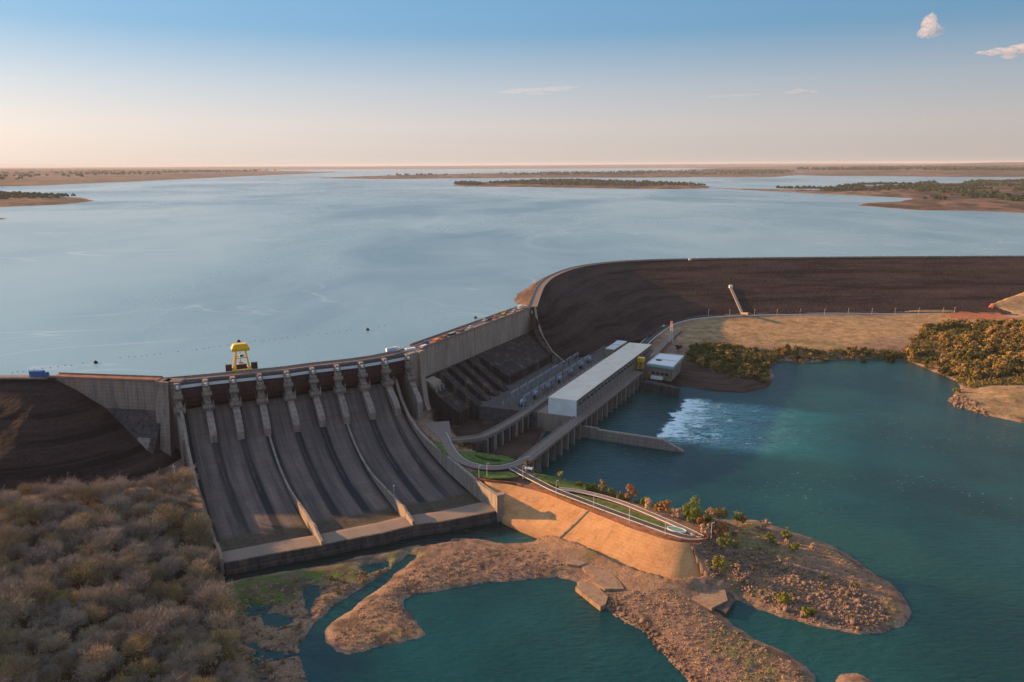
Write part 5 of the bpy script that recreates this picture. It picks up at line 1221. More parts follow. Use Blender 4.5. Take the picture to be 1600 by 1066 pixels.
m.hexa([(P4[i][0]-L0[0], P4[i][1]-L0[1], (66.5, 61, 61, 66.5)[i]-60) for i in range(4)], [(P4[i][0]-L0[0], P4[i][1]-L0[1], (69.6, 65.2, 65.2, 69.6)[i]-60) for i in range(4)]); m.build('stair_slab', 'concrete_plain', r)

# buoys
def buoy(loc_, rad, label, grp, name='buoy'):
    r = thing(name, loc_, label, 'buoy', grp); m = MB(); m.ball((0, 0, rad*.3), rad, 12, 8, (1, 1, .9)); m.build('float', 'rubber', r, True)
    m = MB(); m.tube((0, 0, rad), (0, 0, rad*1.7), rad*.12); m.build('eye', 'rubber', r); return r
for (a, b, lab) in ((149.5, 567, 'black round buoy far left, off the gravity wall'), (373, 534, 'black round buoy just above the top of the yellow crane'), (574.5, 515.5, 'black round buoy off the right half of the spillway'), (743, 497, 'black round buoy close to the intake wall')):
    p = at(a, b, RW+.3); buoy((p.x, p.y, RW), 1.5, lab, 'large black buoys')
bl_ = None; line_px = [(18, 583), (55, 578), (90, 573), (120, 569.5), (165, 562), (200, 558), (250, 553), (300, 547), (345, 541), (400, 533), (450, 528), (520, 520), (600, 509)]
ps_ = resample([np.array(q, float) for q in line_px], 9)
for k, q in enumerate(ps_):
    if random.random() < .25: continue
    p = at(q[0]+random.uniform(-2, 2), q[1]+random.uniform(-.8, .8), RW)
    if bl_ is None: bl_ = buoy((p.x, p.y, RW), .34, 'small dark float of the boom line strung across the reservoir before the spillway', 'floats of the boom line', 'boom_float')
    else: dup(bl_, (p.x, p.y, RW))
# ================================================================== VEGETATION
def twig_tree(seed, h, spread, ntw, mat, tl=1.1, tw=.10, trunk=True, flat_=.75):
    rnd = random.Random(seed); T = MB(); C = MB(); tips = []
    top = h*.35
    T.tube((0, 0, -1.0), (rnd.uniform(-.2, .2), rnd.uniform(-.2, .2), top), .28, .2, 5)
    limbs = []
    for k in range(7):
        a = 2*math.pi*k/7+rnd.uniform(-.3, .3); r = spread*rnd.uniform(.25, .6); e = Vector((r*math.cos(a), r*math.sin(a), h*rnd.uniform(.55, .85)))
        b = Vector((0, 0, top*rnd.uniform(.6, 1))); T.tube(b, e, .13, .06, 4); limbs.append((b, e))
        for q in range(4):
            s = b.lerp(e, rnd.uniform(.4, 1)); a2 = a+rnd.uniform(-.9, .9); rr = spread*rnd.uniform(.3, .5)
            e2 = s+Vector((rr*math.cos(a2), rr*math.sin(a2), h*rnd.uniform(.03, .3)))
            T.tube(s, e2, .07, .03, 3); tips.append((s, e2))
    tips += limbs
    blobs = [(Vector((spread*.55*math.cos(a), spread*.55*math.sin(a), h*rnd.uniform(.55, .72))), spread*rnd.uniform(.38, .55)) for a in [rnd.uniform(0, 6.3) for _ in range(7)]]+[(Vector((0, 0, h*.72)), spread*.6)]
    for k in range(ntw):
        if k % 4:
            bc, br = rnd.choice(blobs); dv = Vector((rnd.gauss(0, 1), rnd.gauss(0, 1), rnd.gauss(.25, .8))).normalized(); p = bc+dv*br*(rnd.uniform(.3, 1)**.5)
        else: s, e = rnd.choice(tips); p = s.lerp(e, rnd.uniform(.35, 1.15))
        c = Vector((0, 0, h*.45)); d = (p-c).normalized()+Vector((rnd.uniform(-.8, .8), rnd.uniform(-.8, .8), rnd.uniform(-.3, .9))); d.normalize()
        p = p+Vector((rnd.gauss(0, .45), rnd.gauss(0, .45), rnd.gauss(0, .35)))
        u = d.orthogonal().normalized(); u.rotate(Matrix.Rotation(rnd.uniform(0, 6.3), 3, d)); L = tl*rnd.uniform(.5, 1.3)
        C.add([p-u*tw, p+u*tw, p+d*L+u*tw*.3, p+d*L-u*tw*.3], [(0, 1, 2, 3)])
    return T, C
def leaf_tree(seed, h, spread, nl, ls=.35, clumps=14, low=.35):
    rnd = random.Random(seed); T = MB(); C = MB(); cl = []
    T.tube((0, 0, -1.0), (0, 0, h*.5), .25, .16, 5)
    for k in range(clumps):
        a = rnd.uniform(0, 6.3); r = spread*math.sqrt(rnd.random())*.72; z = h*(low+(1-low)*.82*rnd.random()*(1-.45*(r/spread)**2))
        e = Vector((r*math.cos(a), r*math.sin(a), z)); T.tube((0, 0, h*.3), e, .09, .04, 3); cl.append((e, spread*rnd.uniform(.22, .42)))
    for k in range(nl):
        e, rr = rnd.choice(cl); d = Vector((rnd.gauss(0, 1), rnd.gauss(0, 1), rnd.gauss(0, .8)+.2)).normalized(); p = e+d*rr*rnd.uniform(.6, 1.05)
        n = (d+Vector((rnd.uniform(-.7, .7),)*1+(rnd.uniform(-.7, .7), rnd.uniform(-.3, .9)))).normalized(); u = n.orthogonal().normalized(); u.rotate(Matrix.Rotation(rnd.uniform(0, 6.3), 3, n)); v = n.cross(u); s = ls*rnd.uniform(.6, 1.4)
        C.add([p-u*s, p+v*s*.8, p+u*s, p-v*s*.7], [(0, 1, 2, 3)])
    return T, C
def plant_proto(name, TC, mat, trunk_mat, label, cat, grp, crown='crown'):
    r = thing(name, (0, 0, 0), label, cat, grp); TC[0].build('trunk', trunk_mat, r); TC[1].build(crown, mat, r); return r
def scatter(poly, n, dmin, seed, weight=None, tries=40000):
    rr = np.random.RandomState(seed); P = np.array(poly); x0, y0 = P.min(0); x1, y1 = P.max(0)
    c = np.stack([rr.uniform(x0, x1, tries), rr.uniform(y0, y1, tries)], 1); ok = sdf(c[:, 0], c[:, 1], poly) > 0
    c = c[ok]; out = np.zeros((0, 2)); d = dmin
    cell = {}
    res = []
    for p in c:
        k = (int(p[0]//d), int(p[1]//d)); hit = False
        for i in (-1, 0, 1):
            for j in (-1, 0, 1):
                for q in cell.get((k[0]+i, k[1]+j), ()):
                    if (q[0]-p[0])**2+(q[1]-p[1])**2 < d*d: hit = True; break
        if not hit: cell.setdefault(k, []).append(p); res.append(p)
        if len(res) >= n: break
    return np.array(res)
MAT['grey_twig'] = leafmat('grey_twigs', [(.22, .18, .15), (.38, .31, .24), (.28, .225, .18)]); MAT['olive_twig'] = leafmat('olive_twigs', [(.22, .17, .085), (.36, .27, .13), (.20, .155, .085)])
# ---- the bare wood on the left bank
wood = [tuple(p) for p in (A2(-60, 830, 30), A2(0, 800, 30), A2(60, 782, 30), A2(140, 770, 29), A2(200, 768, 29), A2(292, 764, 25), A2(303, 805, 22), A2(318, 850, 19), A2(331, 900, 14), A2(342, 960, 12), A2(362, 1010, 12), A2(376, 1075, 12), A2(370, 1160, 12), A2(-150, 1160, 28), A2(-220, 960, 32))]
pts = scatter(wood, 330, 6.5, 5)
zz = height(pts[:, 0], pts[:, 1], False)
order = np.argsort(-(1/np.hypot(pts[:, 0], pts[:, 1])) + 0*zz)
WL = ['leafless brown tree crowded among the others in the wood on the left bank']*3+['leafless grey tree crowded among brown ones in the wood on the left bank', 'olive tinted bare tree among brown ones in the wood on the left bank']
protos = []
for k in range(5):
    r = plant_proto('bare_tree', twig_tree(20+k, 9.6+k*.4, 5.0+k*.25, 3000, 'twig', .95, .045), ('twig', 'twig', 'twig', 'grey_twig', 'olive_twig')[k], 'wood', WL[k], 'tree', (['bare brown trees of the left wood']*3+['bare grey trees of the left wood', 'olive tinted trees of the left wood'])[k]); protos.append(r)
used = set(); placed = 0
def inview(x, y, z):
    q = Vector((x, y, z-CAMZ)); d = q.dot(fwd); u = q.dot(right)/d*FPX+800; v = q.dot(down)/d*FPX+533
    return -25 < u < 1625 and v < 1100, u, v
rest = []
for i in order:
    x, y = pts[i]; z = zz[i]; ok, u, v = inview(x, y, z+5)
    if not ok: continue
    k = random.randrange(5); s = random.choice((.75, .9, 1.0, 1.15, 1.4))*random.uniform(.92, 1.08)
    if placed < 292:
        if k not in used: used.add(k); o = protos[k]; o.location = (x, y, z); o.rotation_euler.z = random.uniform(0, 6.3); o.scale = (s, s, s)
        else: o = dup(protos[k], (x, y, z), random.uniform(0, 6.3), sc=s)
        placed += 1
    else: rest.append((x, y, z, k, s))
# the rest of the wood and the undergrowth as one mass
def mass(name, items, meshes, mat, label=None, cat=None):
    V = []; F = []; nb = 0
    for x, y, z, k, s in items:
        co, fa = meshes[k]; a = random.uniform(0, 6.3); ca, sa = math.cos(a)*s, math.sin(a)*s
        v = np.stack([co[:, 0]*ca-co[:, 1]*sa+x, co[:, 0]*sa+co[:, 1]*ca+y, co[:, 2]*s+z], 1); V.append(v); F.append(fa+nb); nb += len(co)
    V = np.concatenate(V); F = np.concatenate(F); me = bpy.data.meshes.new(name); me.vertices.add(len(V)); me.vertices.foreach_set('co', V.astype(np.float32).ravel())
    me.loops.add(F.size); me.loops.foreach_set('vertex_index', F.astype(np.int32).ravel()); me.polygons.add(len(F)); me.polygons.foreach_set('loop_start', np.arange(0, F.size, 4, dtype=np.int32)); me.update(calc_edges=True)
    me.materials.append(MAT[mat]); o = bpy.data.objects.new(name, me); COL.objects.link(o); o['kind'] = 'stuff'
    if label: o['label'] = label; o['category'] = cat
    return o
def arr(mb): return np.array([tuple(v) for v in mb.v], float), np.array([f for f in mb.f if len(f) == 4], int)
tw_m = []
for k in range(5): T, C = twig_tree(60+k, 8.2, 4.2, 700, 'twig', 1.3, .11); tw_m.append(arr(C))
if rest: mass('distant_wood', rest, tw_m, 'twig', 'far rows of bare brown trees at the top of the left wood', 'wood')
def tuft(seed, h, r_, n, ls):
    rnd = random.Random(seed); C = MB()
    for k in range(n):
        a = rnd.uniform(0, 6.3); q = r_*math.sqrt(rnd.random()); p = Vector((q*math.cos(a), q*math.sin(a), h*rnd.random()*(1-.6*(q/r_)))); d = Vector((rnd.gauss(0, 1), rnd.gauss(0, 1), rnd.gauss(.6, .6))).normalized(); u = d.orthogonal().normalized(); u.rotate(Matrix.Rotation(rnd.uniform(0, 6.3), 3, d)); s = ls*rnd.uniform(.6, 1.4)
        C.add([p-u*s*.4, p+u*s*.4, p+d*s+u*s*.2, p+d*s-u*s*.2], [(0, 1, 2, 3)])
    return arr(C)
und = scatter(wood, 380, 4.2, 9); uz = height(und[:, 0], und[:, 1], False)
mass('undergrowth', [(x, y, z, random.randrange(3), random.uniform(.7, 1.5)) for (x, y), z in zip(und, uz)], [tuft(k, 1.5, 2.2, 90, .55) for k in range(3)], 'bush', 'low brown undergrowth covering the floor of the left wood', 'undergrowth')
# a few trees that stand out of the wood
def single(name, px_, py_, z, TC, mat, label, cat='tree', sc=1.0, grp=None, tm='wood'):
    p = A2(px_, py_, z); zr = H1(*p); r = plant_proto(name, TC, mat, tm, label, cat, grp); r.location = (p[0], p[1], zr); r.scale = (sc,)*3; r.rotation_euler.z = random.uniform(0, 6.3); return r
single('leafy_tree', 172, 925, 27, leaf_tree(1, 9, 5.5, 2200, .3), 'yellow_leaf', 'rounded olive green tree in the middle of the left wood')
single('leafy_tree', 92, 935, 29, leaf_tree(2, 8.5, 3.8, 1300, .3), 'yellow_leaf', 'bright yellow green tree standing out left of the rounded olive tree')
single('leafy_tree', 4, 1050, 28, leaf_tree(3, 9, 4.0, 1300, .3), 'yellow_leaf', 'bright green tree at the left edge of the photo, lowest in the wood')
single('leafy_tree', 322, 1035, 13, leaf_tree(4, 8, 4.6, 1700, .3), 'dark_leaf', 'dark green tree at the lower right edge of the left wood')
single('leafy_tree', 306, 1062, 14, leaf_tree(5, 9, 4.0, 1500, .3), 'dark_leaf', 'dark green tree just below the other dark green one at the edge of the wood')
single('leafy_tree', 152, 1040, 26, twig_tree(99, 11, 6, 3200, 'twig', 1.0, .1), 'pale_leaf', 'large ochre crowned tree near the bottom of the left wood')
single('leafy_tree', 296, 925, 16, twig_tree(98, 9, 4.5, 2200, 'twig', 1.0, .09), 'pale_leaf', 'pale bare tree at the right side of the wood')
single('leafy_tree', 292, 788, 23, leaf_tree(6, 5, 3.2, 900, .3), 'yellow_leaf', 'small yellow green tree at the top right corner of the wood')
# shoreline shrubs at the lower left
# ---- bushy trees right of the powerhouse and on the right bank
bp_m = [leaf_tree(200+k, 7.0+k*.4, 5.2, 620, .62, 16, .15) for k in range(5)]
MAT['hill_leaf'] = leafmat('hill_foliage', [(.05, .055, .015), (.09, .085, .022), (.12, .10, .03), (.07, .075, .02), (.20, .12, .04)])
BG = 'dry brown bushy tree among many alike on the slopes of the far right bank'
bproto = [plant_proto('bushy_tree', t, ('bush', 'hill_leaf', 'bush', 'hill_leaf', 'bush')[bp_m.index(t)], 'wood', BG, 'tree', 'bushy trees of the right bank') for t in bp_m]
KG = 'olive brown bushy tree in the thicket between dry field and river'
hill = px([(1416, 556), (1424, 530), (1446, 515), (1490, 509), (1600, 508), (1700, 512)], 26)+px([(1760, 600), (1640, 600), (1560, 588), (1520, 590), (1470, 580)], 17)
knoll = px([(1070, 560), (1082, 542), (1130, 536), (1196, 540)], 21)+px([(1260, 545), (1330, 544), (1420, 546), (1424, 560), (1330, 559), (1255, 564), (1222, 560), (1200, 570), (1195, 590), (1150, 585), (1105, 578)], 17)
def plantset(poly, n, dmin, seed, plist, lab, grp, rng=(.7, 1.3)):
    P = scatter(poly, n*2, dmin, seed); z = height(P[:, 0], P[:, 1], False); c = 0; us = set()
    for (x, y), h in zip(P, z):
        if h < 10.6 or not inview(x, y, h+3)[0]: continue
        nz = float(fbm(np.array([x]), np.array([y]), 45, 3, seed)[0])
        if nz < -.12 and random.random() < .75: continue
        k = random.randrange(len(plist)); s = random.uniform(*rng)*(1+.8*nz)
        if plist[k].name not in us and plist[k].location.length < 1: o = plist[k]; o.location = (x, y, h); o.scale = (s,)*3; us.add(o.name)
        else: o = dup(plist[k], (x, y, h), random.uniform(0, 6.3), sc=s)
        o['label'] = lab; o['group'] = grp; c += 1
        if c >= n: break
    return c
kproto = [plant_proto('thicket_tree', t, ('hill_leaf', 'bush', 'hill_leaf')[bp_m.index(t)], 'wood', KG, 'tree', 'trees of the riverside thicket') for t in bp_m[:3]]
plantset(hill, 290, 5.6, 21, bproto, BG, 'bushy trees of the right bank', (.55, 1.45))
plantset(knoll, 210, 6.0, 22, kproto, KG, 'trees of the riverside thicket', (.45, 1.0))
lt_g = leaf_tree(31, 6, 4, 800, .45)
single('leafy_tree', 1245, 553, 18, lt_g, 'dark_leaf', 'dark green tree at the waterside below the middle of the dry field', sc=1.2)
single('leafy_tree', 1226, 546, 19, leaf_tree(32, 6, 4, 700, .45), 'orange_leaf', 'orange tree in the thicket above the riverside green tree', sc=1.0)
single('leafy_tree', 1196, 572, 14, leaf_tree(33, 5, 3, 600, .4), 'orange_leaf', 'orange red bush at the river corner of the terraced knoll', 'bush', .9)
single('leafy_tree', 1060, 545, 22, leaf_tree(34, 6, 4.5, 800, .45), 'dark_leaf', 'dark green tree beside the lattice tower', sc=1.0)
single('leafy_tree', 1495, 612, 12, leaf_tree(35, 5, 4, 700, .4), 'yellow_leaf', 'small green shrub alone on the right bank shoreline', 'shrub', .9)
single('leafy_tree', 1390, 557, 16, leaf_tree(36, 6, 4.5, 800, .45), 'dark_leaf', 'dark green tree at the head of the river bay', sc=1.1)
single('leafy_tree', 1348, 557, 16, leaf_tree(37, 6, 4.5, 800, .45), 'dark_leaf', 'dark green tree left of the one at the head of the bay', sc=1.0)
# ---- trees along the garden bank
def palm(px_, py_, hgt, mat, label):
    p = A2(px_, py_, YARD); r = thing('palm_tree', (p[0], p[1], max(H1(*p)-.3, 20)), label, 'palm', 'palms at the garden bank')
    m = MB(); m.tube((0, 0, 0), (.3, .1, hgt), .3, .22, 7); m.build('trunk', 'wood', r)
    m = MB(); rnd = random.Random(int(px_))
    for k in range(26):
        a = rnd.uniform(0, 6.3); el = rnd.uniform(-.5, 1.2); L = 2.6; prev = Vector((.3, .1, hgt)); d = Vector((math.cos(a)*math.cos(el), math.sin(a)*math.cos(el), math.sin(el))); side = Vector((-math.sin(a), math.cos(a), 0))
        for q in range(4):
            nx_ = prev+d*L/4; w0 = (.32, .45, .36, .2)[q]; w1 = (.45, .36, .2, .03)[q]
            m.add([prev-side*w0-Vector((0, 0, .1)), prev, nx_, nx_-side*w1-Vector((0, 0, .1))], [(0, 1, 2, 3)]); m.add([prev, prev+side*w0-Vector((0, 0, .1)), nx_+side*w1-Vector((0, 0, .1)), nx_], [(0, 1, 2, 3)])
            prev = nx_; d = (d+Vector((0, 0, -.35))).normalized()
    m.build('fronds', mat, r); return r
palm(823, 738, 9.5, 'orange_leaf', 'palm with orange fronds at the near end of the tailrace deck')
palm(875, 756, 9.0, 'yellow_leaf', 'green palm at the river edge right of the notice board')
TB = [(903, 757, 'green_leaf', 4.5, 2.6, 'low green bush just right of the green palm'), (922, 762, 'green_leaf', 5.5, 3.4, 'rounded bright green bush second right of the green palm'),
      (943, 768, 'bush', 8, 2.8, 'dark brown slender tree between the rounded green bush and the pale orange tree'), (955, 772, 'green_leaf', 5, 2, 'small olive tree right of the dark slender tree'),
      (969, 775, 'bush', 4.5, 2.2, 'small brown bush left of the pale orange tree'), (986, 780, 'orange_leaf', 9, 3.6, 'airy pale orange tree standing by the river in the middle of the bank'),
      (1008, 790, 'green_leaf', 5, 3, 'low green shrub right of the airy pale orange tree'), (1012, 797, 'pale_leaf', 6, 3.2, 'pale pinkish bare shrub behind the middle of the garden road'),
      (1029, 803, 'orange_leaf', 7, 2.6, 'left one of the pair of orange trees beside the garden road'), (1042, 807, 'orange_leaf', 7.6, 3.0, 'right one of the pair of orange trees beside the garden road'),
      (1058, 812, 'pale_leaf', 6, 3, 'pale bare shrub between the orange pair and the big green tree'), (1083, 820, 'green_leaf', 11.5, 5.8, 'biggest green tree on the garden bank with a pale branching trunk'),
      (1078, 806, 'green_leaf', 7, 4.2, 'green tree behind the biggest green tree, nearer the river'), (1098, 812, 'green_leaf', 6.5, 4.5, 'spreading green tree right behind the biggest green tree'),
      (1097, 829, 'orange_leaf', 8, 3.0, 'bright orange tree leaning on the right side of the biggest green tree'), (1103, 838, 'pale_leaf', 6.5, 3, 'pale dry shrub at the tip of the garden road'),
      (1115, 835, 'pale_leaf', 6, 3, 'pinkish dry shrub right of the last lamp post'), (1126, 842, 'orange_leaf', 7, 3.8, 'orange brown tree on the outer slope beyond the garden road'),
      (1112, 812, 'bush', 6, 3.6, 'olive bushy tree on the river side behind the orange trees'), (1128, 812, 'bush', 5.5, 3.6, 'olive shrub at the river edge where the rocky spit begins'),
      (1131, 868, 'green_leaf', 8.5, 3.8, 'green tree on the rocky slope below the orange brown tree'), (1125, 890, 'yellow_leaf', 7, 3.4, 'yellow green tree at the right foot of the paved slope'),
      (1153, 810, 'green_leaf', 6, 2.8, 'left of two small trees on the river edge of the spit'), (1160, 812, 'orange_leaf', 5, 2.2, 'right of two small trees on the river edge of the spit'),
      (1196, 818, 'pale_leaf', 4.5, 2.4, 'thin pale shrub on the spit, left of its last green tree'), (1231, 832, 'green_leaf', 5.5, 2.8, 'last green tree on the river edge of the spit'),
      (1203, 840, 'yellow_leaf', 4.5, 2.6, 'low yellow green bush in the middle of the spit'), (1240, 850, 'yellow_leaf', 3, 2.2, 'small yellow green bush right of the middle bush on the spit'),
      (1225, 925, 'yellow_leaf', 3.0, 3.2, 'yellow green bush near the inlet, left of its neighbour'), (1262, 940, 'yellow_leaf', 2.4, 3.0, 'flat yellow bush near the inlet, right of its neighbour'),
      (720, 700, 'bush', 4, 2.2, 'dark bush at the corner of the access bridge and lawn'), (1147, 850, 'bush', 3.2, 2.4, 'brown shrub on top of the rocky slope')]
for k, (a, b, mt, h, sp_, lab) in enumerate(TB):
    single('bank_tree', a, b, 18 if a > 1110 else YARD, leaf_tree(300+k, h*1.45, sp_*1.25, int(300+sp_*170), .28+.02*sp_, 12, .3), mt, lab, 'tree' if h > 5 else 'shrub')
sh_ = [plant_proto('dry_shrub', leaf_tree(400+k, 2.6, 2.0, 260, .26, 8, .1), ('bush', 'pale_leaf', 'yellow_leaf')[k], 'wood', 'low dry shrub on the rocky spit', 'shrub', 'dry shrubs on the rocky spit') for k in range(3)]
spz = px([(1120, 830), (1180, 822), (1240, 840), (1290, 862), (1350, 900), (1340, 960), (1270, 950), (1190, 925), (1130, 895)], 14)
plantset(spz, 34, 5.0, 44, sh_, 'low dry shrub on the rocky spit', 'dry shrubs on the rocky spit', (.5, 1.1))
lo_ = [plant_proto('shore_shrub', leaf_tree(410, 2.6, 2.0, 260, .26, 8, .1), 'bush', 'wood', 'low dark shrub on the muddy ground under the spillway lip', 'shrub', 'shrubs below the spillway')]
plantset(px([(365, 940), (420, 912), (560, 900), (600, 890), (480, 975), (440, 1060), (380, 1060)], 11), 26, 4.5, 45, lo_, 'low dark shrub on the muddy ground under the spillway lip', 'shrubs below the spillway', (.4, 1.0))
# loose stems and grass tufts on rocky ground: nobody could count them
def field_mass(name, polys, n, protos_, mat, lab, cat, seed, smin=.6, smax=1.4, dmin=1.0):
    it = []
    for j, pl in enumerate(polys):
        P = scatter(pl, n[j], dmin, seed+j, tries=n[j]*6); 
        if not len(P): continue
        z = height(P[:, 0], P[:, 1])
        it += [(x, y, h-.05, random.randrange(len(protos_)), random.uniform(smin, smax)) for (x, y), h in zip(P, z) if h > TW+.25 and inview(x, y, h)[0]]
    return mass(name, it, protos_, mat, lab, cat)
bank = px([(828, 735), (860, 752), (905, 756), (965, 773), (1025, 795), (1085, 815), (1108, 825), (1130, 812), (1060, 806), (1000, 792), (940, 778), (880, 762)], 19)
spitp = px([(1110, 830), (1180, 820), (1240, 838), (1300, 860), (1350, 890), (1395, 925), (1410, 960), (1370, 982), (1300, 975), (1220, 955), (1150, 925), (1115, 890)], 13)
mid_p = px([(930, 925), (960, 925), (1050, 925), (1110, 960), (1160, 990), (1230, 1030), (1280, 1070), (1090, 1075), (1010, 985)], 12.5)
isl_p = px([(520, 1000), (560, 950), (640, 890), (720, 860), (830, 855), (900, 895), (760, 905), (660, 920), (625, 940), (650, 985), (560, 1015)], 12)
loww = px([(360, 925), (500, 900), (640, 880), (560, 930), (480, 985), (470, 1060), (385, 1070), (370, 980)], 11.5)
field_mass('dry_brush', [bank, spitp, mid_p, isl_p, loww], [220, 420, 330, 260, 200], [tuft(40+k, .6, .9, 40, .28) for k in range(3)], 'pale_leaf', 'dry tufts scattered over the rocky shores', 'brush', 70)
field_mass('bank_shrubs', [bank], [220], [tuft(50+k, 3.0, 2.2, 170, .5) for k in range(3)], 'bush', 'mixed brown shrubs covering the bank between garden road and river', 'shrubs', 80, .6, 1.3, 1.8)
hp2 = px([(1412, 566), (1420, 530), (1446, 510), (1600, 504), (1700, 512)], 24)+px([(1760, 600), (1640, 605), (1520, 604), (1470, 582)], 14)
field_mass('hillside_scrub', [hp2, knoll], [1500, 500], [tuft(55+k, 3.0, 3.2, 80, 1.0) for k in range(3)], 'bush', 'low scrub between the trees of the right bank', 'scrub', 85, .6, 1.3, 3.2)
# boulders
def rock(seed, sq=.7):
    rnd = random.Random(seed); bm = bmesh.new(); bmesh.ops.create_icosphere(bm, subdivisions=1, radius=1)
    for v in bm.verts: v.co *= rnd.uniform(.65, 1.2); v.co.z *= sq
    V = np.array([tuple(v.co) for v in bm.verts]); F = np.array([[v.index for v in f.verts]+[f.verts[0].index] for f in bm.faces])
    bm.free(); return V, F
def rockmass(name, polys, n, mat, lab, seed, smin, smax, dmin, zmin=TW-.3):
    rp = [rock(k) for k in range(8)]; V = []; F = []; nb = 0
    for j, pl in enumerate(polys):
        P = scatter(pl, n[j], dmin, seed+j, tries=n[j]*8)
        z = height(P[:, 0], P[:, 1])
        for (x, y), h in zip(P, z):
            if h < zmin or not inview(x, y, h)[0]: continue
            co, fa = rp[random.randrange(8)]; s = (smin+(smax-smin)*random.random()**2.2)*(1+.9*(random.random() < .05)); a = random.uniform(0, 6.3); ca, sa = math.cos(a)*s, math.sin(a)*s
            V.append(np.stack([co[:, 0]*ca-co[:, 1]*sa+x, co[:, 0]*sa+co[:, 1]*ca+y, co[:, 2]*s+h+s*.15], 1)); F.append(fa[:, :3]+nb); nb += len(co)
    V = np.concatenate(V); F = np.concatenate(F); me = bpy.data.meshes.new(name); me.vertices.add(len(V)); me.vertices.foreach_set('co', V.astype(np.float32).ravel())
    me.loops.add(F.size); me.loops.foreach_set('vertex_index', F.astype(np.int32).ravel()); me.polygons.add(len(F)); me.polygons.foreach_set('loop_start', np.arange(0, F.size, 3, dtype=np.int32)); me.update(calc_edges=True)
    me.materials.append(MAT[mat]); o = bpy.data.objects.new(name, me); COL.objects.link(o); tag(o, lab, 'rocks', kind='stuff')
r1 = px([(1082, 856), (1108, 850), (1130, 870), (1135, 905), (1112, 900), (1098, 880)], 16)
r2 = px([(1135, 880), (1180, 862), (1240, 890), (1300, 900), (1370, 935), (1390, 965), (1340, 978), (1270, 965), (1200, 940), (1150, 915)], 13)
rockmass('boulders', [r1, r2], [420, 2600], 'boulder', 'dark broken boulders strewn over the slope and the rocky spit', 100, .3, 1.15, .9)
rockmass('ledge_rocks', [px([(905, 922), (935, 942), (968, 962), (1008, 992), (1052, 1040), (1078, 1068), (1098, 1068), (1060, 1020), (1020, 980), (960, 935)], 12)], [420], 'riprap', 'pale broken rocks along the pond side ledge', 107, .4, 1.3, 1.2)
rockmass('loose_stones', [spitp, mid_p, isl_p, loww], [1700, 1500, 1200, 900], 'riprap', 'loose stones scattered over the shores', 120, .15, .5, .8)
inl = px([(1150, 948), (1200, 962), (1245, 975), (1240, 1000), (1190, 990), (1160, 975)], 10)
rockmass('stones_in_inlet', [inl], [60], 'boulder', 'small stones breaking the surface of the inlet', 140, .3, .8, 2.0, 0)
rb_ = px([(1478, 622), (1500, 618), (1540, 645), (1545, 652), (1500, 640)], 10.5)
rockmass('shore_boulders', [rb_], [160], 'boulder', 'boulders at the corner of the right bank', 150, .8, 1.8, 2.0, 8)
# tree specks on the far shores
def speck(seed): 
    rnd = random.Random(seed); C = MB()
    for k in range(26):
        d = Vector((rnd.gauss(0, 1), rnd.gauss(0, 1), abs(rnd.gauss(0, .8)))).normalized(); p = d*rnd.uniform(4, 7)+Vector((0, 0, 2)); u = d.orthogonal().normalized(); v = d.cross(u); s = rnd.uniform(2, 3.6); C.add([p-u*s, p+v*s, p+u*s, p-v*s], [(0, 1, 2, 3)])
    return arr(C)
sk = [speck(k) for k in range(4)]
def farwood(name, poly, n, lab, seed, smin=.8, smax=1.8, clump=True, zf=RW+3, dmin=14):
    P = scatter(px(poly, RW), n*3, dmin, seed, tries=n*12)
    if clump:
        X_, Y_ = P[:, 0], P[:, 1]; sc = (X_.max()-X_.min())/16; nn = fbm(X_, Y_, sc, 4, seed); P = P[nn > np.sort(nn)[int(len(nn)*.55)]]
    P = P[:n]; mass(name, [(x, y, zf, random.randrange(4), random.uniform(smin, smax)) for x, y in P], sk, 'dark_leaf', lab, 'wood')
farwood('island_wood', [(706, 289), (724, 286.5), (746, 287.5), (760, 290), (730, 291)], 120, 'small dark wood on the left tip of the long island', 201, 1, 2.2, False, RW+6)
farwood('island_wood', [(760, 288), (830, 284), (900, 283), (1000, 286.5), (1060, 289), (1108, 292), (1000, 293), (850, 291)], 900, 'dark wood covering the long island in the reservoir', 202, 1, 2.2, False, RW+7)
farwood('shore_wood', [(1180, 296), (1300, 297), (1340, 291), (1420, 289), (1500, 287), (1600, 284), (1640, 325), (1520, 320), (1440, 316), (1500, 308), (1420, 303), (1300, 302)], 1700, 'scattered dark trees on the right far shore', 203, .8, 1.9, True, RW+11)
farwood('shore_wood', [(-80, 303), (0, 304), (60, 307), (118, 309), (90, 313), (0, 316), (-80, 316)], 420, 'dark wood on the low island at the left edge', 204, 1, 2.0, False, RW+6)
farwood('headland_wood', [(600, 278), (800, 274), (1000, 271), (1180, 267), (1240, 269), (1236, 275), (1100, 276), (800, 277.5)], 1100, 'dark tree belts on the long headland', 205, 1.2, 3.0, True, RW+24, 40)
farwood('right_shore_wood', [(1245, 271), (1400, 266), (1640, 265), (1640, 277), (1400, 275), (1245, 273)], 1400, 'dark tree belts on the distant right shore', 206, 1.5, 4.0, True, RW+58, 40)
farwood('left_shore_wood', [(-60, 268), (200, 270), (400, 269), (470, 270.5), (300, 275), (200, 281), (60, 288), (-60, 296)], 900, 'dark tree belts on the distant left shore', 207, 1.5, 3.6, True, RW+44, 40)

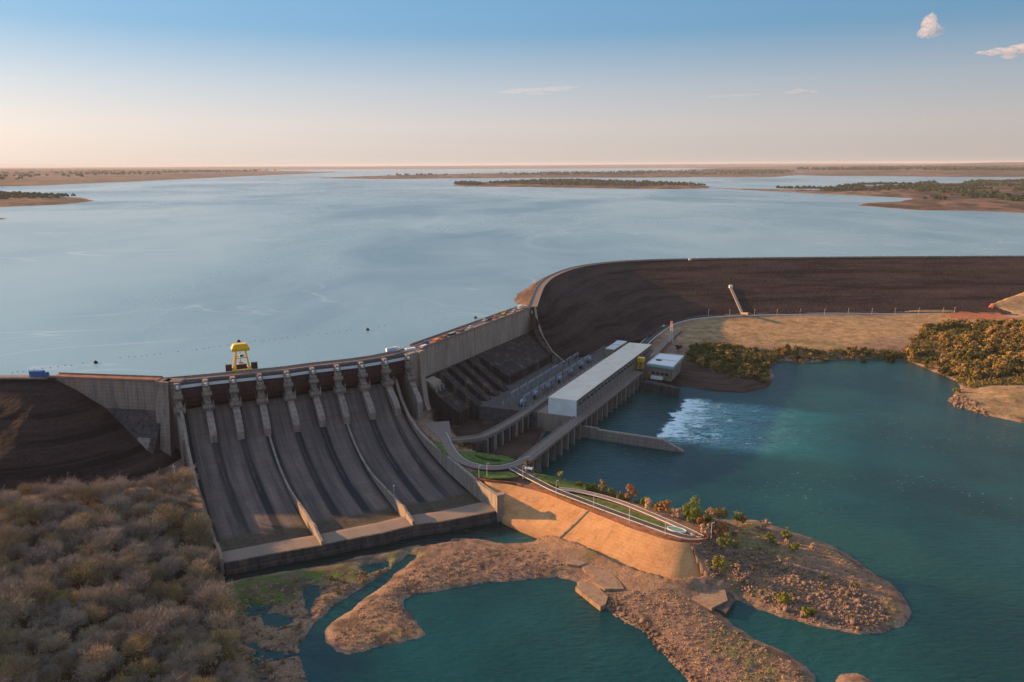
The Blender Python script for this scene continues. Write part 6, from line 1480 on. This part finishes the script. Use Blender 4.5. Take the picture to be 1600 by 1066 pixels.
# ================================================================== CLOUDS AND HAZE
def cloud(px_, py_, dist, puffs, dens, label, seed):
    d = (right*((px_-800)/FPX)+down*((py_-533)/FPX)+fwd).normalized(); c = Vector((0, 0, CAMZ))+d*dist; rnd = random.Random(seed)
    bm = bmesh.new()
    for (x, z, r_, sx, sz) in puffs:
        n0 = len(bm.verts); g = bmesh.ops.create_icosphere(bm, subdivisions=3, radius=1)['verts']; bm.verts.ensure_lookup_table()
        for v in g:
            w_ = 1+.22*math.sin(v.co.x*5+seed)*math.cos(v.co.z*4+x)+.12*math.sin(v.co.y*9+v.co.z*7+seed*2)
            v.co = Vector((v.co.x*r_*sx*w_+x, v.co.y*r_*min(sx, 1.2)*w_+rnd.uniform(-.02, .02)*r_, v.co.z*r_*sz*w_+z))
    me = bpy.data.meshes.new('cloud'); bm.to_mesh(me); bm.free(); me.polygons.foreach_set('use_smooth', [True]*len(me.polygons))
    mt = bpy.data.materials.new('cloud_vapour'); mt.use_nodes = True; t = mt.node_tree; t.nodes.clear(); o_ = t.nodes.new('ShaderNodeOutputMaterial'); v_ = t.nodes.new('ShaderNodeVolumePrincipled'); v_.inputs['Color'].default_value = (1, .97, .95, 1); v_.inputs['Density'].default_value = dens; v_.inputs['Anisotropy'].default_value = .0
    t.links.new(v_.outputs[0], o_.inputs['Volume']); me.materials.append(mt); o = bpy.data.objects.new('cloud', me); COL.objects.link(o); o.location = c; tag(o, label, 'cloud'); return o
MS = 12000/FPX   # metres per photograph pixel at 12 km
cloud(1452, 42, 12000, [(a*MS*.85, b*MS*.85, r_*MS*.8, 1, 1) for a, b, r_ in ((-6, -8, 9), (0, 4, 12), (1, 12, 8), (8, -2, 9), (-1, -5, 11), (10, -9, 7), (19, -6, 6), (-13, -10, 5))], .008, 'small bright puffy cloud high at the upper right', 1)
cloud(1570, 80, 14000, [(a*MS, b*MS, r_*MS, 2.4, .7) for a, b, r_ in ((-18, -2, 6), (0, 0, 8), (8, -8, 5), (22, 3, 9), (36, 6, 8), (-34, -2, 4))], .005, 'pink cloud wisp at the right edge below the puffy cloud', 2)
cloud(838, 141, 20000, [(a*MS, b*MS, r_*MS, 5, .45) for a, b, r_ in ((-60, -4, 8), (-20, 0, 10), (30, 2, 10), (60, 6, 8), (0, -8, 7), (80, 8, 5))], .0012, 'long thin pale cloud streak over the middle of the horizon', 3)
cloud(1150, 149, 20000, [(a*MS, b*MS, r_*MS, 5, .45) for a, b, r_ in ((-40, -2, 6), (10, 0, 7), (40, 2, 5))], .0009, 'faint cloud streak right of the middle', 4)
cloud(1250, 143, 20000, [(a*MS, b*MS, r_*MS, 3, .6) for a, b, r_ in ((-20, -2, 6), (0, 2, 7), (30, 0, 5))], .0012, 'short faint cloud below and left of the pink wisp', 5)
hz = MB(); hz.hexa([(-60000, -900, 2), (60000, -900, 2), (60000, 60000, 2), (-60000, 60000, 2)], [(-60000, -900, 262), (60000, -900, 262), (60000, 60000, 262), (-60000, 60000, 262)])
mt = bpy.data.materials.new('haze_air'); mt.use_nodes = True; t = mt.node_tree; t.nodes.clear(); o_ = t.nodes.new('ShaderNodeOutputMaterial'); v_ = t.nodes.new('ShaderNodeVolumePrincipled'); v_.inputs['Color'].default_value = (.82, .83, .88, 1); v_.inputs['Density'].default_value = HAZE_D; v_.inputs['Anisotropy'].default_value = .0
t.links.new(v_.outputs[0], o_.inputs['Volume']); MAT['haze'] = mt
ho = hz.build('haze', 'haze'); ho['kind'] = 'stuff'
